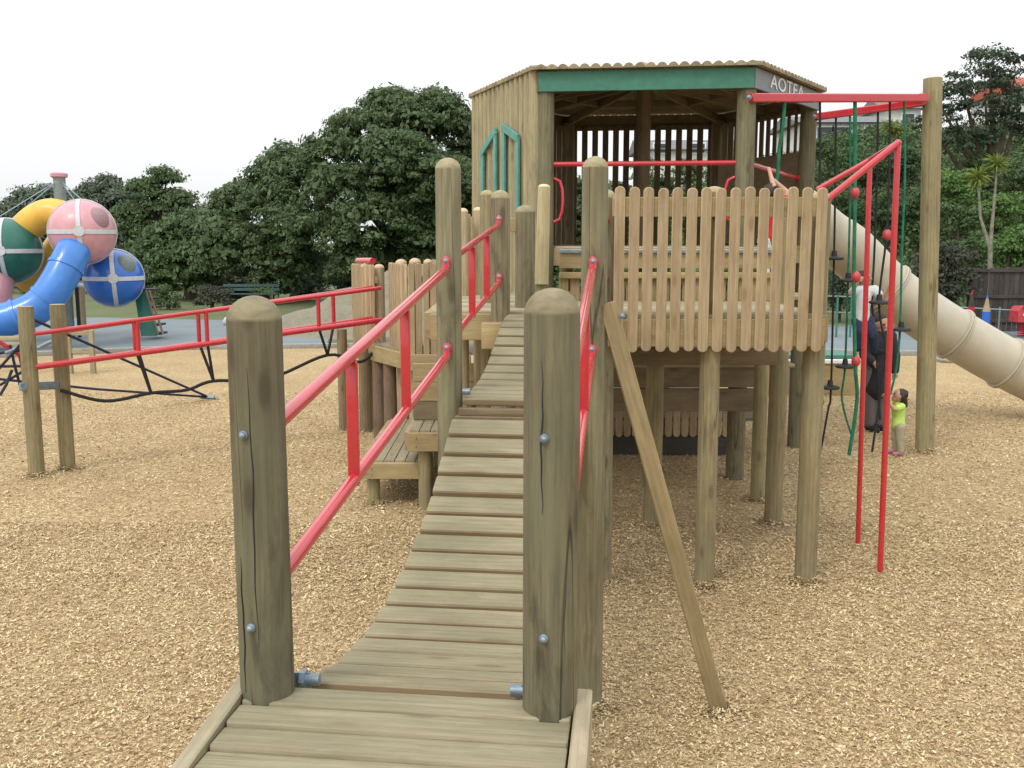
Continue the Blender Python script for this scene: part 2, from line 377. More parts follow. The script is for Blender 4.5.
# loose chips near the camera: uncountable, one mesh
def chips(n, y0, y1, smin, smax):
    y = y0+(y1-y0)*rng.random(n)**.8; x = (rng.random(n)-.5)*2*(y*.62+1.6)
    L = smin+(smax-smin)*rng.random(n)**1.5; W = L*(.26+.34*rng.random(n)); th = rng.random(n)*np.pi; ti = rng.normal(0, .28, n); ro = rng.normal(0, .4, n)
    z = .004+.014*rng.random(n)+L*.5*np.abs(np.sin(ti))
    d = np.stack([np.cos(th)*np.cos(ti), np.sin(th)*np.cos(ti), np.sin(ti)], 1)
    s_ = np.stack([-np.sin(th)*np.cos(ro), np.cos(th)*np.cos(ro), np.sin(ro)], 1)
    c = np.stack([x, y, z], 1); nn = np.cross(d, s_)
    hl = (L/2)[:, None]; hw = (W/2)[:, None]; tk = (L*.07)[:, None]
    v = np.stack([c-d*hl-s_*hw*.7, c-d*hl*.9+s_*hw, c+d*hl+s_*hw*.6, c+d*hl*.85-s_*hw, c+nn*tk+s_*hw*.1], 1)
    return v
def np_mesh(name, verts, faces_per, mat, parent=None, kind=None):
    """verts (n,k,3); faces_per: list of quads/tris indices in each item"""
    n, k, _ = verts.shape; me = bpy.data.meshes.new(name)
    me.vertices.add(n*k); me.vertices.foreach_set('co', verts.reshape(-1).astype(np.float32))
    fl = [np.array(f) for f in faces_per]; sizes = np.array([len(f) for f in fl]); flat = np.concatenate(fl)
    idx = (flat[None, :]+np.arange(n)[:, None]*k).reshape(-1)
    me.loops.add(len(idx)); me.loops.foreach_set('vertex_index', idx.astype(np.int32))
    tot = np.tile(sizes, n); st = np.concatenate([[0], np.cumsum(tot)[:-1]])
    me.polygons.add(len(tot)); me.polygons.foreach_set('loop_start', st.astype(np.int32)); me.polygons.foreach_set('loop_total', tot.astype(np.int32))
    me.update(calc_edges=True); me.validate(); me.materials.append(mat)
    o = bpy.data.objects.new(name, me); col.objects.link(o)
    if parent: o.parent = parent
    if kind: o['kind'] = kind
    return o
def heap(x, y, r, n=420):
    a = rng.random(n)*2*np.pi; q = r*(.9+1.3*rng.random(n)**1.6); L = .012+.022*rng.random(n); W = L*.4; th = rng.random(n)*np.pi; ti = rng.normal(0, .35, n)
    c = np.stack([x+q*np.cos(a), y+q*np.sin(a), .006+.05*r/.08*np.clip(1-(q-r)/(1.2*r), 0, 1)*(.35+.65*rng.random(n))], 1)
    d = np.stack([np.cos(th)*np.cos(ti), np.sin(th)*np.cos(ti), np.sin(ti)], 1); s_ = np.stack([-np.sin(th), np.cos(th), rng.normal(0, .3, n)], 1)
    hl = (L/2)[:, None]; hw = (W/2)[:, None]
    return np.stack([c-d*hl-s_*hw*.7, c-d*hl*.9+s_*hw, c+d*hl+s_*hw*.6, c+d*hl*.85-s_*hw, c+np.cross(d, s_)*hl*.15], 1)
foot = [(G(704, 585), .08), (G(805, 582), .085), (G(652, 525), .08), (G(773, 523), .08), (F(.39, 2.77), .075), (F(-.39, 2.77), .075), (G(722, 712), .06), (G(880, 574), .03), (G(858, 546), .03), (G(925, 452), .11), (G(37, 476), .085), (G(68, 469), .085),
        (F(.39, 4.85), .075), (F(-.39, 4.85), .075), (V((2.48, 9.81, 0)), .075), (V((-1.38, 9.68, 0)), .065), (V((-.87, 9.68, 0)), .065)]
cv = np.concatenate([heap(p.x, p.y, r) for p, r in foot]+[chips(290000, 4., 9., .008, .027), chips(150000, 7., 17., .014, .036)])
tag(np_mesh('loose_wood_chips', cv, [[0, 1, 4], [1, 2, 4], [2, 3, 4], [3, 0, 4]], M['chip']), 'loose pale wood chips strewn over the playground bed', 'wood chips', kind='stuff')
# mound
def mound(cx, cy, rx, ry, h, mat, name, seed, n=48, m=18):
    rg = random.Random(seed); vs = []; fs = []
    ph = [rg.uniform(0, 6.28) for _ in range(6)]
    for i in range(m+1):
        t = i/m
        for j in range(n):
            a = 2*math.pi*j/n; k = 1+.12*math.sin(2*a+ph[0])+.08*math.sin(3*a+ph[1])+.05*math.sin(7*a+ph[2])
            z = h*(math.cos(math.pi*t)*.5+.5)*(1+.10*math.sin(5*t*rx+a*3+ph[3]))-.06*t
            vs.append((cx+rx*k*t*math.cos(a), cy+ry*k*t*math.sin(a), z))
    for i in range(m):
        for j in range(n): fs.append((i*n+j, i*n+(j+1) % n, (i+1)*n+(j+1) % n, (i+1)*n+j))
    return struct(MB().raw(vs, fs).build(name, mat, smooth=80))
mound(-2.0, 29.5, 5.8, 4.2, 1.9, 'earth', 'earth_mound', 3)
# hillside on the right
vs = []; fs = []; nx, ny = 50, 26
for j in range(ny):
    for i in range(nx):
        x = -2+i*2.2; y = 31+j*2.6; t = min(1, max(0, (y-31)/30)); e = min(1, max(0, (x-1)/19))
        z = (8.0*(t*t*(3-2*t)))*e + .25*math.sin(x*.5)*t*e + .2*math.sin(y*.6+x*.2)*t*e-.02
        vs.append((x, y, z))
for j in range(ny-1):
    for i in range(nx-1): fs.append((j*nx+i, j*nx+i+1, (j+1)*nx+i+1, (j+1)*nx+i))
struct(MB().raw(vs, fs).build('hillside', 'grass', smooth=80))
def hillz(x, y):
    t = min(1, max(0, (y-31)/30)); e = min(1, max(0, (x-1)/19)); return (8.0*(t*t*(3-2*t)))*e

# ------------------------------------------------------------------ near ramp and posts
ZR = 1.342
ramp_t = thing('entry_ramp', F(0, -.2, 0), 'grey decked ramp in the foreground leading between two round posts', 'ramp')
def rz(v): return ZR+.10*(v-.0) if v < 0 else ZR
for k in range(22):
    v = .045-k*.108; z = rz(v)-.02
    MB().board(F(-.455, v-.049, z), F(.455, v-.049, z), .101, .036, UP, .004).build('deck_board', 'deck', ramp_t)
for s_ in (-1, 1):
    MB().board(F(s_*.485, -2.4, rz(-2.4)-.05), F(s_*.485, .09, rz(.05)-.05), .045, .15, UP, .005).build('side_board', 'deck', ramp_t)
    MB().board(F(s_*.40, -2.4, rz(-2.4)-.11), F(s_*.40, -.1, rz(0)-.11), .045, .14, UP).build('bearer', 'timber', ramp_t)
    MB().board(F(s_*.39, -2.2, 0), F(s_*.39, -2.2, 1.0), .1, .1).build('stump', 'post', ramp_t)
PT = {-1: F(-.405, .015), 1: F(.395, .015)}
for s_, top in ((-1, 2.455), (1, 2.48)):
    p = PT[s_]; MB().post(p-V((0, 0, .1)), (p.x, p.y, top), .0738, .95, 32, seg=14).build('post', 'post', ramp_t, label='left-hand round post of the ramp, domed top' if s_ < 0 else 'right-hand round post of the ramp, domed top')
    for ang, z0_, z1_ in (((-92, 1.50, 2.27), (-128, 1.36, 1.75)) if s_ < 0 else ((-62, 1.36, 1.86), (-112, 1.9, 2.3))):
        cr_p = []
        for k in range(15):
            t = k/14; z = z0_+(z1_-z0_)*t; a_ = R(ang)+.03*math.sin(t*9+ang)+.02*math.sin(t*23); rr_ = .0738*(1.03-.03*z/2.4)*.998
            cr_p.append(V((p.x+rr_*math.cos(a_), p.y+rr_*math.sin(a_), z)))
        MB().tube(cr_p, .002, 6, rad=[.0004+.0019*math.sin(math.pi*min(1, max(.04, k/14))) for k in range(15)]).build('drying_crack', 'black', ramp_t)
    fd = -VY
    for z in (2.09, 1.555) if s_ < 0 else (2.10, 1.565):
        q = p+fd*.077-UX*.012; MB().bolt((q.x, q.y, z), fd, .0095).build('bolt', 'gal', ramp_t)
    q = F(s_*.30, .09, 1.345); b_ = MB(); b_.tube([q-UX*.022*-s_, q+UX*.022*-s_], .017, 12); b_.tube([q-UX*.034*-s_, q-UX*.018*-s_], .028, 6)
    b_.board(q+V((0, 0, -.05))-UX*.03*-s_, q+V((0, 0, .02))-UX*.03*-s_, .05, .008)
    b_.build('shackle_bolt', 'gal', ramp_t)

# ------------------------------------------------------------------ lower swinging bridge
prof = [(2.93, 1.262), (3.004, 1.255), (3.158, 1.234), (3.314, 1.219), (3.47, 1.214), (3.626, 1.221), (3.782, 1.234), (3.936, 1.259), (4.09, 1.288), (4.242, 1.323),
        (4.39, 1.369), (4.536, 1.423), (4.682, 1.483), (4.822, 1.551), (4.96, 1.62), (5.104, 1.688)]
br = thing('plank_bridge', F(0, 1.4, 0), 'sagging lower bridge of grey planks between the ramp and the second posts', 'bridge', None)
def cv_of(Y): return (Y-O0.y)/math.cos(TH)
pv = [(cv_of(Y), z) for Y, z in prof]; pv[0] = (.11, 1.325)
pv[1:1] = [(.26, 1.292)]
for (v0, z0), (v1, z1) in zip(pv, pv[1:]):
    dz = random.uniform(-.002, .002); g = .009
    d = V((0, v1-v0, z1-z0)).normalized(); nrm = VY*-d.z+UP*d.y
    vm, zm = (v0+v1)/2, (z0+z1)/2-.018+dz; w = math.hypot(v1-v0, z1-z0)-.027
    MB().board(F(-.33+random.uniform(-.003, .003), vm, zm), F(.33+random.uniform(-.003, .003), vm, zm), w, .034, nrm, .006).build('plank', 'plank', br)
for s_ in (-1, 1):
    MB().tube([F(s_*.27, v, z-.045) for v, z in pv], .009, 8).build('chain_cable', 'black', br)
def rail(th, s_, va, vb, top, low, ups, r1=.0225, mat='red'):
    """top/low = (z at va, z at vb)"""
    for za, zb in (top, low):
        ua = .412 if s_ > 0 else .385; a, b_ = F(s_*ua, va-.06, za+.02), F(s_*.385, vb-.02, zb)
        o = MB(); o.tube([a, b_], r1, 16); o.ball(b_, r1, n=14, m=8)
        q = F(s_*.388, vb+.018, zb+.01); o.tube([b_, q], r1*.9, 12); sg = 1; e_ = q+UP*.035*sg; o.tube([b_, q-VY*.006, e_], r1*.9, 12); o.tube([e_-VY*.008, e_-VY*.006, e_+VY*.012], .026, 14, rad=[.022, .026, .026])
        
        o.build('rail', mat, th)
        MB().bolt(e_-VY*.009, -VY, .013).build('bolt', 'gal', th)
    for t in ups:
        L = lambda z: z[0]+(z[1]-z[0])*t
        vv = va+(vb-va)*t; MB().board(F(s_*(ua+(.385-ua)*t), vv, L(low)), F(s_*(ua+(.385-ua)*t), vv, L(top)), .042, .02, VY, .004).build('rail_upright', mat, th)
za_t = at(276, 432, 2.75).z; za_l = at(276, 583, 2.75).z; zb_t = at(447, 270, 5.25).z; zb_l = at(447, 357, 5.25).z
for s_ in (-1, 1):
    rail(br, s_, .12, 2.66, (za_t, zb_t), (za_l, zb_l), (.29, .62))
for s_ in (-1, 1):
    p = F(s_*.39, 2.77); MB().post(p-V((0, 0, .1)), (p.x, p.y, 3.035), .0695, .95, 26, seg=12).build('post', 'post', br, label=('left' if s_ < 0 else 'right')+'-hand round post at the far end of the lower bridge')
    q = F(s_*.30, 2.66, 1.80); b_ = MB(); b_.tube([q, q-UX*s_*.04], .018, 10); b_.build('shackle_bolt', 'gal', br)
b0 = at(607, 303, 5.28); b1 = G(722, 712); b1.z = -.05
MB().board(b0, b1, .092, .05, V((0, 1, 0))).build('brace', 'timber', br, label='sloping timber brace propping the right post from the ground')
MB().board(F(-.33, 2.6, 1.62), F(.33, 2.6, 1.62), .05, .12, UP).build('cross_beam', 'dark', br)

# ------------------------------------------------------------------ upper bridge
prof2 = [(5.2, 1.728), (5.36, 1.765), (5.506, 1.768), (5.662, 1.772), (5.818, 1.784), (5.972, 1.806), (6.126, 1.836), (6.276, 1.876), (6.426, 1.923), (6.572, 1.974), (6.722, 2.018), (6.874, 2.05), (7.03, 2.068), (7.19, 2.07)]
ub = thing('plank_bridge', F(0, 3.8, 0), 'short upper bridge of grey planks climbing from the second posts to the platform', 'bridge')
qv = [(cv_of(Y), z) for Y, z in prof2]; qv[0] = (2.63, 1.762); qv[1] = (2.79, 1.768)
for (v0, z0), (v1, z1) in zip(qv, qv[1:]):
    d = V((0, v1-v0, z1-z0)).normalized(); nrm = VY*-d.z+UP*d.y
    MB().board(F(-.30, (v0+v1)/2, (z0+z1)/2-.018), F(.33, (v0+v1)/2, (z0+z1)/2-.018), math.hypot(v1-v0, z1-z0)-.026, .038, nrm, .006).build('plank', 'plank', ub)
MB().board(F(-.31, 2.6, 1.70), F(.33, 2.6, 1.70), .03, .045, UP).build('end_batten', 'dark', ub)
for s_ in (-1, 1):
    MB().tube([F(s_*.24, v, z-.045) for v, z in qv], .009, 8).build('chain_cable', 'black', ub)
    rail(ub, s_, 2.9, 4.74, (at(458, 262, 5.5).z, at(497, 225, 7.35).z), (at(460, 340, 5.5).z, at(500, 283, 7.35).z), (.33, .66), r1=.02)
    p = F(s_*.39, 4.85); MB().post(p-V((0, 0, .1)), (p.x, p.y, at(501, 190, 7.46).z), .072, .95, 24).build('post', 'post', ub, label=('left' if s_ < 0 else 'right')+'-hand round post at the top of the upper bridge')

# ------------------------------------------------------------------ picket platform
ZP = 2.07
pl = thing('viewing_platform', (1.5, 7.3, 0), 'raised timber platform with a round-topped picket railing on round stilts', 'platform')
zt, zb = at(700, 187, 7.2).z, at(700, 352, 7.2).z
for k in range(15):
    x = at(619+k*14.3, 265, 7.2).x
    MB().picket((x+random.uniform(-.002, .002), 7.2), .0735, .021, zb+random.uniform(-.006, .006), zt+random.uniform(-.006, .006), (0, -1, 0)).build('picket', 'picket', pl)
MB().board((.72, 7.232, at(700, 207, 7.23).z), (2.22, 7.232, at(700, 207, 7.23).z), .04, .14, UP).build('top_rail', 'timber', pl)
MB().board((.70, 7.238, ZP-.135), (2.27, 7.238, ZP-.135), .05, .20, UP).build('fascia_beam', 'timber', pl)
fA, fB, fC, fD = G(704, 585), G(805, 582), G(652, 525), G(773, 523)
tops = {0: at(710, 186, 7.3).z, 1: at(812, 191, 7.36).z}
for i, p in enumerate((fA, fB)): MB().post(p-V((0, 0, .1)), (p.x, p.y+.03, tops[i]),   .073 if i == 0 else .078, .7, 20).build('post', 'post2', pl)
for p in (fC, fD): MB().post(p-V((0, 0, .1)), (p.x, p.y, ZP-.04 if p is fC else 2.9), .08, .7, 20).build('post', 'post2', pl)
dk = MB()
for k in range(23): dk.board((.50, 7.30+k*.145, ZP-.02), (2.27, 7.30+k*.145, ZP-.02), .135, .036, UP)
dk.build('decking', 'deck', pl)
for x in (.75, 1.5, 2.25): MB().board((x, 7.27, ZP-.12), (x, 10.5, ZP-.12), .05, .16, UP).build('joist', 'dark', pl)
MB().board((2.30, 7.30, ZP-.11), (2.30, 10.4, ZP-.11), .05, .20, UP).build('side_beam', 'timber', pl)
MB().bolt(at(622, 316, 5.24), (0, -1, 0), .012).build('bolt', 'gal', br)
MB().board((.7, 8.8, (at(700, 350, 8.8).z+at(700, 363, 8.8).z)/2), (2.35, 8.8, (at(700, 350, 8.8).z+at(700, 363, 8.8).z)/2), .05, .15, UP).build('cross_beam', 'dark', pl)
# west landing beside the upper bridge
wl = thing('side_landing', (-.4, 9., 0), 'small timber landing with posts left of the upper bridge, below the log wall', 'platform')
dk = MB()
for k in range(20): dk.board((-.62, 7.62+k*.145, ZP-.02), (.48, 7.62+k*.145, ZP-.02), .135, .036, UP)
dk.build('decking', 'deck', wl)
MB().board((-.62, 7.56, ZP-.12), (-.13, 7.56, ZP-.12), .05, .20, UP).build('edge_beam', 'timber', wl)
MB().board((-.64, 7.56, ZP-.11), (-.64, 10.5, ZP-.11), .05, .20, UP).build('edge_beam', 'timber', wl)
q = at(490, 328, 7.35); MB().board((q.x-.06, 7.3, q.z-.05), (q.x+.09, 7.3, q.z-.05), .12, .19, UP).build('block', 'timber', wl)
def dpost(px, ytop, Y, r, th, mat='post2', z0=0): t = at(px, ytop, Y); return MB().post((t.x, Y, z0-.08), (t.x, Y, t.z), r, .8, 20).build('post', mat, th)
dpost(525, 205, 8.0, .078, wl, 'post'); dpost(487, 190, 8.6, .06, wl, 'post2'); dpost(463, 208, 9.7, .05, wl, 'log'); dpost(478, 207, 9.9, .05, wl, 'log')
a = at(471, 214, 9.8); MB().board((a.x-.04, 9.8, 1.9), (a.x-.04, 9.8, a.z), .07, .03, V((0, 1, 0))).build('picket', 'picket', wl)
for px in (468, 474.5, 481.5): t = at(px, 215, 10.1); MB().picket((t.x, 10.1), .066, .02, 1.72, t.z, (0, -1, 0)).build('picket', 'picket', wl)
a, b_ = at(513, 218, 8.0), at(513, 232, 8.0); MB().board(b_, a, .05, .07, V((0, 1, 0))).build('block', 'timber', wl)
a = at(541, 284, 8.6); b_ = at(544, 184, 8.6); MB().post(a, b_, .055, .5, 14, wob=.12, bot=1.15).build('grab_post', 'log', wl, label='pale split log standing at the tower opening')
a = at(541, 284, 8.6); MB().post((a.x, a.y+.02, 1.9), (a.x, a.y+.02, a.z+.05), .04, 0, 12).build('post', 'post2', wl)
# low wall of horizontal boards
wz = [at(490, y, 9.95).z for y in (363, 382, 401, 420)]
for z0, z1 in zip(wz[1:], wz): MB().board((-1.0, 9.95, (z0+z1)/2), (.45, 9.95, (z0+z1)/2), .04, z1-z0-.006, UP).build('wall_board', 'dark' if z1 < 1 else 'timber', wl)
h = at(483, 373, 9.92); MB().tube([(h.x, 9.92, h.z), (h.x, 9.945, h.z)], .09, 20).build('hole_rim', 'dark', wl, label='round dark porthole in the board wall')
MB().tube([(h.x, 9.915, h.z), (h.x, 9.925, h.z)], .065, 20).build('hole_shade_disc', 'black', wl)  # no hole is cut; black disc paints the shade inside it
for px in (425, 462, 500): t = at(px, 380, 10.05); MB().post((t.x, 10.05, -.1), (t.x, 10.05, ZP-.2 if px > 430 else 1.3), .07, 0, 16).build('post', 'post2', wl)
# steps
st = thing('timber_steps', (-1.1, 9.6, 0), 'two low timber steps on short round legs beside the plank bridge', 'steps')
z1 = at(400, 460, 9.6).z; z2 = at(425, 430, 9.4).z
for k in range(6): MB().board((-1.42+k*.105, 9.6, z1-.02), (-1.42+k*.105, 11.9, z1-.02), .098, .038, UP).build('tread_board', 'deck', st)
MB().board((-1.48, 9.57, z1-.10), (-.80, 9.57, z1-.10), .045, .16, UP).build('riser_board', 'timber', st)
for k in range(6): MB().board((-.94+k*.105, 9.4, z2-.02), (-.94+k*.105, 11.6, z2-.02), .098, .038, UP).build('tread_board', 'deck', st)
MB().board((-1.0, 9.37, z2-.11), (-.36, 9.37, z2-.11), .045, .18, UP).build('riser_board', 'timber', st)
MB().board((-1.01, 9.40, z2-.11), (-1.01, 11.6, z2-.11), .045, .18, UP).build('riser_board', 'timber', st)
MB().board((-1.49, 9.6, z1-.10), (-1.49, 11.9, z1-.10), .045, .16, UP).build('riser_board', 'timber', st)
for x, y, z in ((-1.38, 9.68, z1-.04), (-.87, 9.68, z1-.04), (-1.38, 11.7, z1-.04), (-.85, 9.5, z2-.04), (-.45, 9.5, z2-.04), (-.85, 11.4, z2-.04)):
    MB().post((x, y, -.1), (x, y, z), .062, 0, 16).build('leg', 'post2', st)
for x, z in ((-1.38, z1-.07), (-1.38, z1-.13), (-.86, z1-.07), (-.86, z1-.13), (-.92, z2-.07), (-.92, z2-.15)):
    MB().bolt((x, 9.545 if z < .5 else 9.345, z), (0, -1, 0), .006).build('bolt', 'gal', st)

# ------------------------------------------------------------------ hexagonal tower
HC = V((1.63, 12.69, 0)); HR = 2.27
def hexp(deg, r, z=0.): a = R(deg)-TH; r = r*(1-.06*abs(math.cos(R(deg)))**6); return V((HC.x+r*math.cos(a), HC.y+r*math.sin(a), z))
tw = thing('play_tower', HC.copy(), 'six-sided timber play tower with green fascia, log roof and AOTEA sign', 'play tower')
ZF = 2.54; zft = at(648, 67, 10.62).z; zfb = at(648, 88, 10.62).z
cor = [-120, -60, 0, 60, 120, 180]
PRr = 2.12
for d_ in cor:
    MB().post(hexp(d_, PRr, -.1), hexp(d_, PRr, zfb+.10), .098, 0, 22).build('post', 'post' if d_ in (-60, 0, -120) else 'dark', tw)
MB().post(hexp(0, 0, -.1), hexp(0, 0, zft+.1), .09, 0, 20).build('centre_post', 'dark', tw)
for i in range(6):
    a, b_ = hexp(cor[i], HR-.03, (zft+zfb)/2), hexp(cor[(i+1) % 6], HR-.03, (zft+zfb)/2)
    nrm = ((a+b_)/2-HC); nrm.z = 0; nrm.normalize()
    if i == 5: # log wall face (left): between 180 and -120
        pass
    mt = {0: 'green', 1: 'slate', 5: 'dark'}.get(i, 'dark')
    MB().board(a, b_, .03, zft-zfb, UP).build('fascia', mt, tw, label={0: 'green front fascia board', 1: 'slate grey fascia board carrying the sign'}.get(i))
# floor
fl = MB()
for k in range(-14, 15):
    v = k*.14; half = (2.0-abs(v)/math.sqrt(3)*1.0) if abs(v) < 1.75 else 0
    if half > 0: c = HC+VY*v; fl.board(V((c.x, c.y, ZF-.02))-UX*half, V((c.x, c.y, ZF-.02))+UX*half, .132, .036, UP)
fl.build('floor', 'deck', tw)
for d0, d1 in ((-120, -60), (-60, 0), (0, 60), (60, 120), (120, 180), (180, 240)):
    MB().board(hexp(d0, PRr-.02, ZF-.12), hexp(d1, PRr-.02, ZF-.12), .05, .19, UP).build('floor_beam', 'timber', tw)
# tower floor reaches forward to the row of posts; beam, rail and palings close the step
fe = MB()
for k in range(12): fe.board((.46, 8.98+k*.145, ZF-.02), (2.30, 8.98+k*.145, ZF-.02), .137, .036, UP)
fe.build('front_floor', 'deck', tw)
MB().board((.42, 8.90, ZF-.10), (2.32, 8.90, ZF-.10), .045, .17, UP).build('floor_beam', 'timber', tw)
MB().board((.42, 8.86, ZF-.245), (2.32, 8.86, ZF-.245), .04, .055, UP).build('riser_rail', 'timber', tw)
MB().board((.42, 8.86, ZF-.035), (2.32, 8.86, ZF-.035), .03, .03, UP).build('nosing', 'gal', tw)
rw = MB(); k = .46
while k < 2.3: rw.board((k, 8.90, 2.07), (k, 8.90, ZF-.22), .085, .022, V((0, 1, 0))); k += .1
rw.build('riser_palings', 'timber', tw)
sd_ = MB()
for k in range(7): sd_.board((2.30, 9.70+k*.145, ZP-.02), (2.95, 9.70+k*.145, ZP-.02), .137, .036, UP)
sd_.build('side_step', 'deck', tw)
# lower deck below tower: beams, skirt
def hb(y0, y1, Y, x0, x1, mat, nm): z0, z1 = at(700, y1, Y).z, at(700, y0, Y).z; return MB().board((x0, Y, (z0+z1)/2), (x1, Y, (z0+z1)/2), .05, z1-z0, UP).build(nm, mat, tw)
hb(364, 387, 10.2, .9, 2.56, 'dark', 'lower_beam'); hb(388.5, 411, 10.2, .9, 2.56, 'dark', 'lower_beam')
zz = at(700, 363, 10.2).z
ld = MB()
for k in range(14): ld.board((.5, 10.2+k*.145, zz-.02), (2.9, 10.2+k*.145, zz-.02), .137, .036, UP)
ld.build('lower_deck', 'deck', tw)  # deck made wider than its beams to cut light off the ground
sk = MB(); x = .9
za, zb_ = at(700, 437, 11.9).z, at(700, 405, 11.9).z
while x < 2.65: sk.picket((x, 11.9), .085, .02, za, zb_, (0, -1, 0)); x += .1
sk.build('skirt_pickets', 'picket', tw)
MB().board((.7, 11.94, .1), (2.62, 11.94, .1), .04, .30, UP).build('skirt_board', 'fencew', tw)  # dark board added as painted shade for the recess under the tower
MB().box((1.75, 13.3, za+.2), 2.6, 2.6, .04).build('low_deck', 'dark', tw)  # deck enlarged to block light and darken the ground beneath
for d_ in ((2.48, 9.809), (2.0, 12.9), (1.0, 12.95)): MB().post((d_[0], d_[1], -.1), (d_[0], d_[1], 1.9 if d_[0] == 2.48 else .8), .07, 0, 16).build('post', 'post2', tw)
# left face: vertical half-round logs
ca, cb = hexp(-120, HR-.05), hexp(180, HR-.05); fd = (cb-ca); FLn = fd.length; fd.normalize(); fn = V((fd.y, -fd.x, 0)).normalized()
if fn.dot(ca-HC) < 0: fn = -fn
nl = 14
for k in range(nl):
    p = ca+fd*((k+.5)*FLn/nl)+fn*.03; MB().post((p.x, p.y, 1.75+random.uniform(-.05, .05)), (p.x, p.y, zft+.01), FLn/nl/2*random.uniform(.80, .88), 0, 16, wob=.04).build('wall_log', 'wlog', tw)
MB().board(V((ca.x, ca.y, 1.9))+fd*FLn/2-fn*.045, V((ca.x, ca.y, zft-.03))+fd*FLn/2-fn*.045, FLn*.98, .02, fn).build('wall_backing', 'dark', tw)
def fp(t, z): p = ca+fd*(t*FLn)+fn*(.03+.085); return V((p.x, p.y, z))
def zat(px, py, t): p = ca+fd*(t*FLn); return at(px, py, p.y).z
wb = 2.42
for (t0, ztl), (t1, ztr) in (((.17, zat(521, 138, .19)), (.38, zat(503, 126, .40))), ((.52, zat(494, 130, .53)), (.74, zat(479, 153, .74)))):
    w_ = MB()
    for a, b_ in (((t0, wb), (t0, ztl)), ((t1, wb), (t1, ztr)), ((t0-.017, ztl-.015), (t1+.017, ztr-.015))):
        w_.board(fp(*a), fp(*b_), .03, .085, fd) if a[0] == b_[0] else w_.board(fp(*a)+fn*.006, fp(*b_)+fn*.006, .03, .085, UP)
    w_.build('window_trim', 'teal', tw)
# slatted walls at the back
for i, (d0, d1) in enumerate(((120, 180), (60, 120), (0, 60))):
    a, b_ = hexp(d0, PRr), hexp(d1, PRr); L_ = (b_-a).length; dd = (b_-a).normalized(); s_ = MB(); k = .1
    while k < L_-.08:
        p = a+dd*k; nn = (p-HC).normalized()
        zlow = ZF if i < 2 else ZF+.0
        s_.board((p.x, p.y, zlow), (p.x, p.y, zfb+.05), .085, .02, nn); k += .148
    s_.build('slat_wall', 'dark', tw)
    zq = at(650, 131, 14.7).z; hh = (zfb+.06-zq); MB().board(V((a.x, a.y, zq+hh/2))-(dd.cross(UP)*-.03), V((b_.x, b_.y, zq+hh/2))-(dd.cross(UP)*-.03), .03, hh, UP).build('header_board', 'dark', tw)
    if i == 2: MB().board(V((a.x, a.y, ZF+.58))+dd.cross(UP)*-.03, V((b_.x, b_.y, ZF+.58))+dd.cross(UP)*-.03, .03, 1.12, UP).build('solid_panel', 'panel', tw)
# rafters and ceiling
apex = V((HC.x, HC.y, zft+.27))
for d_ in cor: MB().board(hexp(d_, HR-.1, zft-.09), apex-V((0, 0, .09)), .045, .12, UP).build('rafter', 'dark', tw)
for d_ in cor:
    m0 = (hexp(d_, HR-.08, zft-.08)+hexp(d_+60, HR-.08, zft-.08))/2
    MB().board(m0, apex-V((0, 0, .10)), .04, .10, UP).build('rafter', 'dark', tw)
    a, b_ = hexp(d_, HR*.52, zft+.04), hexp(d_+60, HR*.52, zft+.04); MB().board(a, b_, .035, .09, UP).build('purlin', 'dark', tw)
for i, d_ in enumerate(cor):
    a, b_ = hexp(d_, HR+.02, zft+.012), hexp(d_+60, HR+.02, zft+.012)
    rf = MB(); rf.prism([a, b_, apex+V((0, 0, .0))], (0, 0, .02)); L_ = (b_-a).length; dd = (b_-a).normalized(); mid = (a+b_)/2
    inn = (apex-mid); n_ = 20; inn.z *= .9
    for k in range(n_):
        t = (k+.5)/n_; f_ = 1-abs(2*t-1)
        p = a+dd*(t*L_)+V((0, 0, .004)); q = p+inn*f_*.98
        out = -inn.normalized()*.05
        hw = L_/n_/2*.92; e0 = [(math.cos(R(g))*hw, math.sin(R(g))*.05) for g in range(0, 181, 20)]; dq = (q-p-out)
        rgs = [[p+out+dd*a+UP*b for a, b in e0], [q+dd*a+UP*b for a, b in e0]]; rf.sweep(rgs, [[V((a, b, 0)) for a, b in e0], [V((a, b, dq.length)) for a, b in e0]])
    rf.build('roof_panel', 'wlog', tw)
MB().ball(apex+V((-.03, 0, .0)), .12, .12, .14).build('finial', 'log', tw)
# sign text
cu = bpy.data.curves.new('txt', 'FONT'); cu.body = 'AOTEA'; cu.size = .26; cu.extrude = .002; cu.space_character = 1.05; cu.offset = .0015
to = bpy.data.objects.new('txt', cu); col.objects.link(to); dg = bpy.context.evaluated_depsgraph_get()
tm = bpy.data.meshes.new_from_object(to.evaluated_get(dg)); bpy.data.objects.remove(to)
a, b_ = hexp(-60, HR-.03, 0), hexp(0, HR-.03, 0); dd = (b_-a).normalized(); nn = dd.cross(UP).normalized()
if nn.dot(a-HC) < 0: nn = -nn
base = a+dd*.42+nn*.021; base.z = zfb+.06
tm.transform(Matrix.Diagonal((1.28, .76, 1, 1)))
mt_ = Matrix((( dd.x, 0, nn.x, base.x-HC.x), (dd.y, 0, nn.y, base.y-HC.y), (0, 1, 0, base.z), (0, 0, 0, 1)))
tm.transform(mt_); tm.materials.clear(); tm.materials.append(M['white'])
to = bpy.data.objects.new('sign_lettering', tm); col.objects.link(to); to.parent = tw
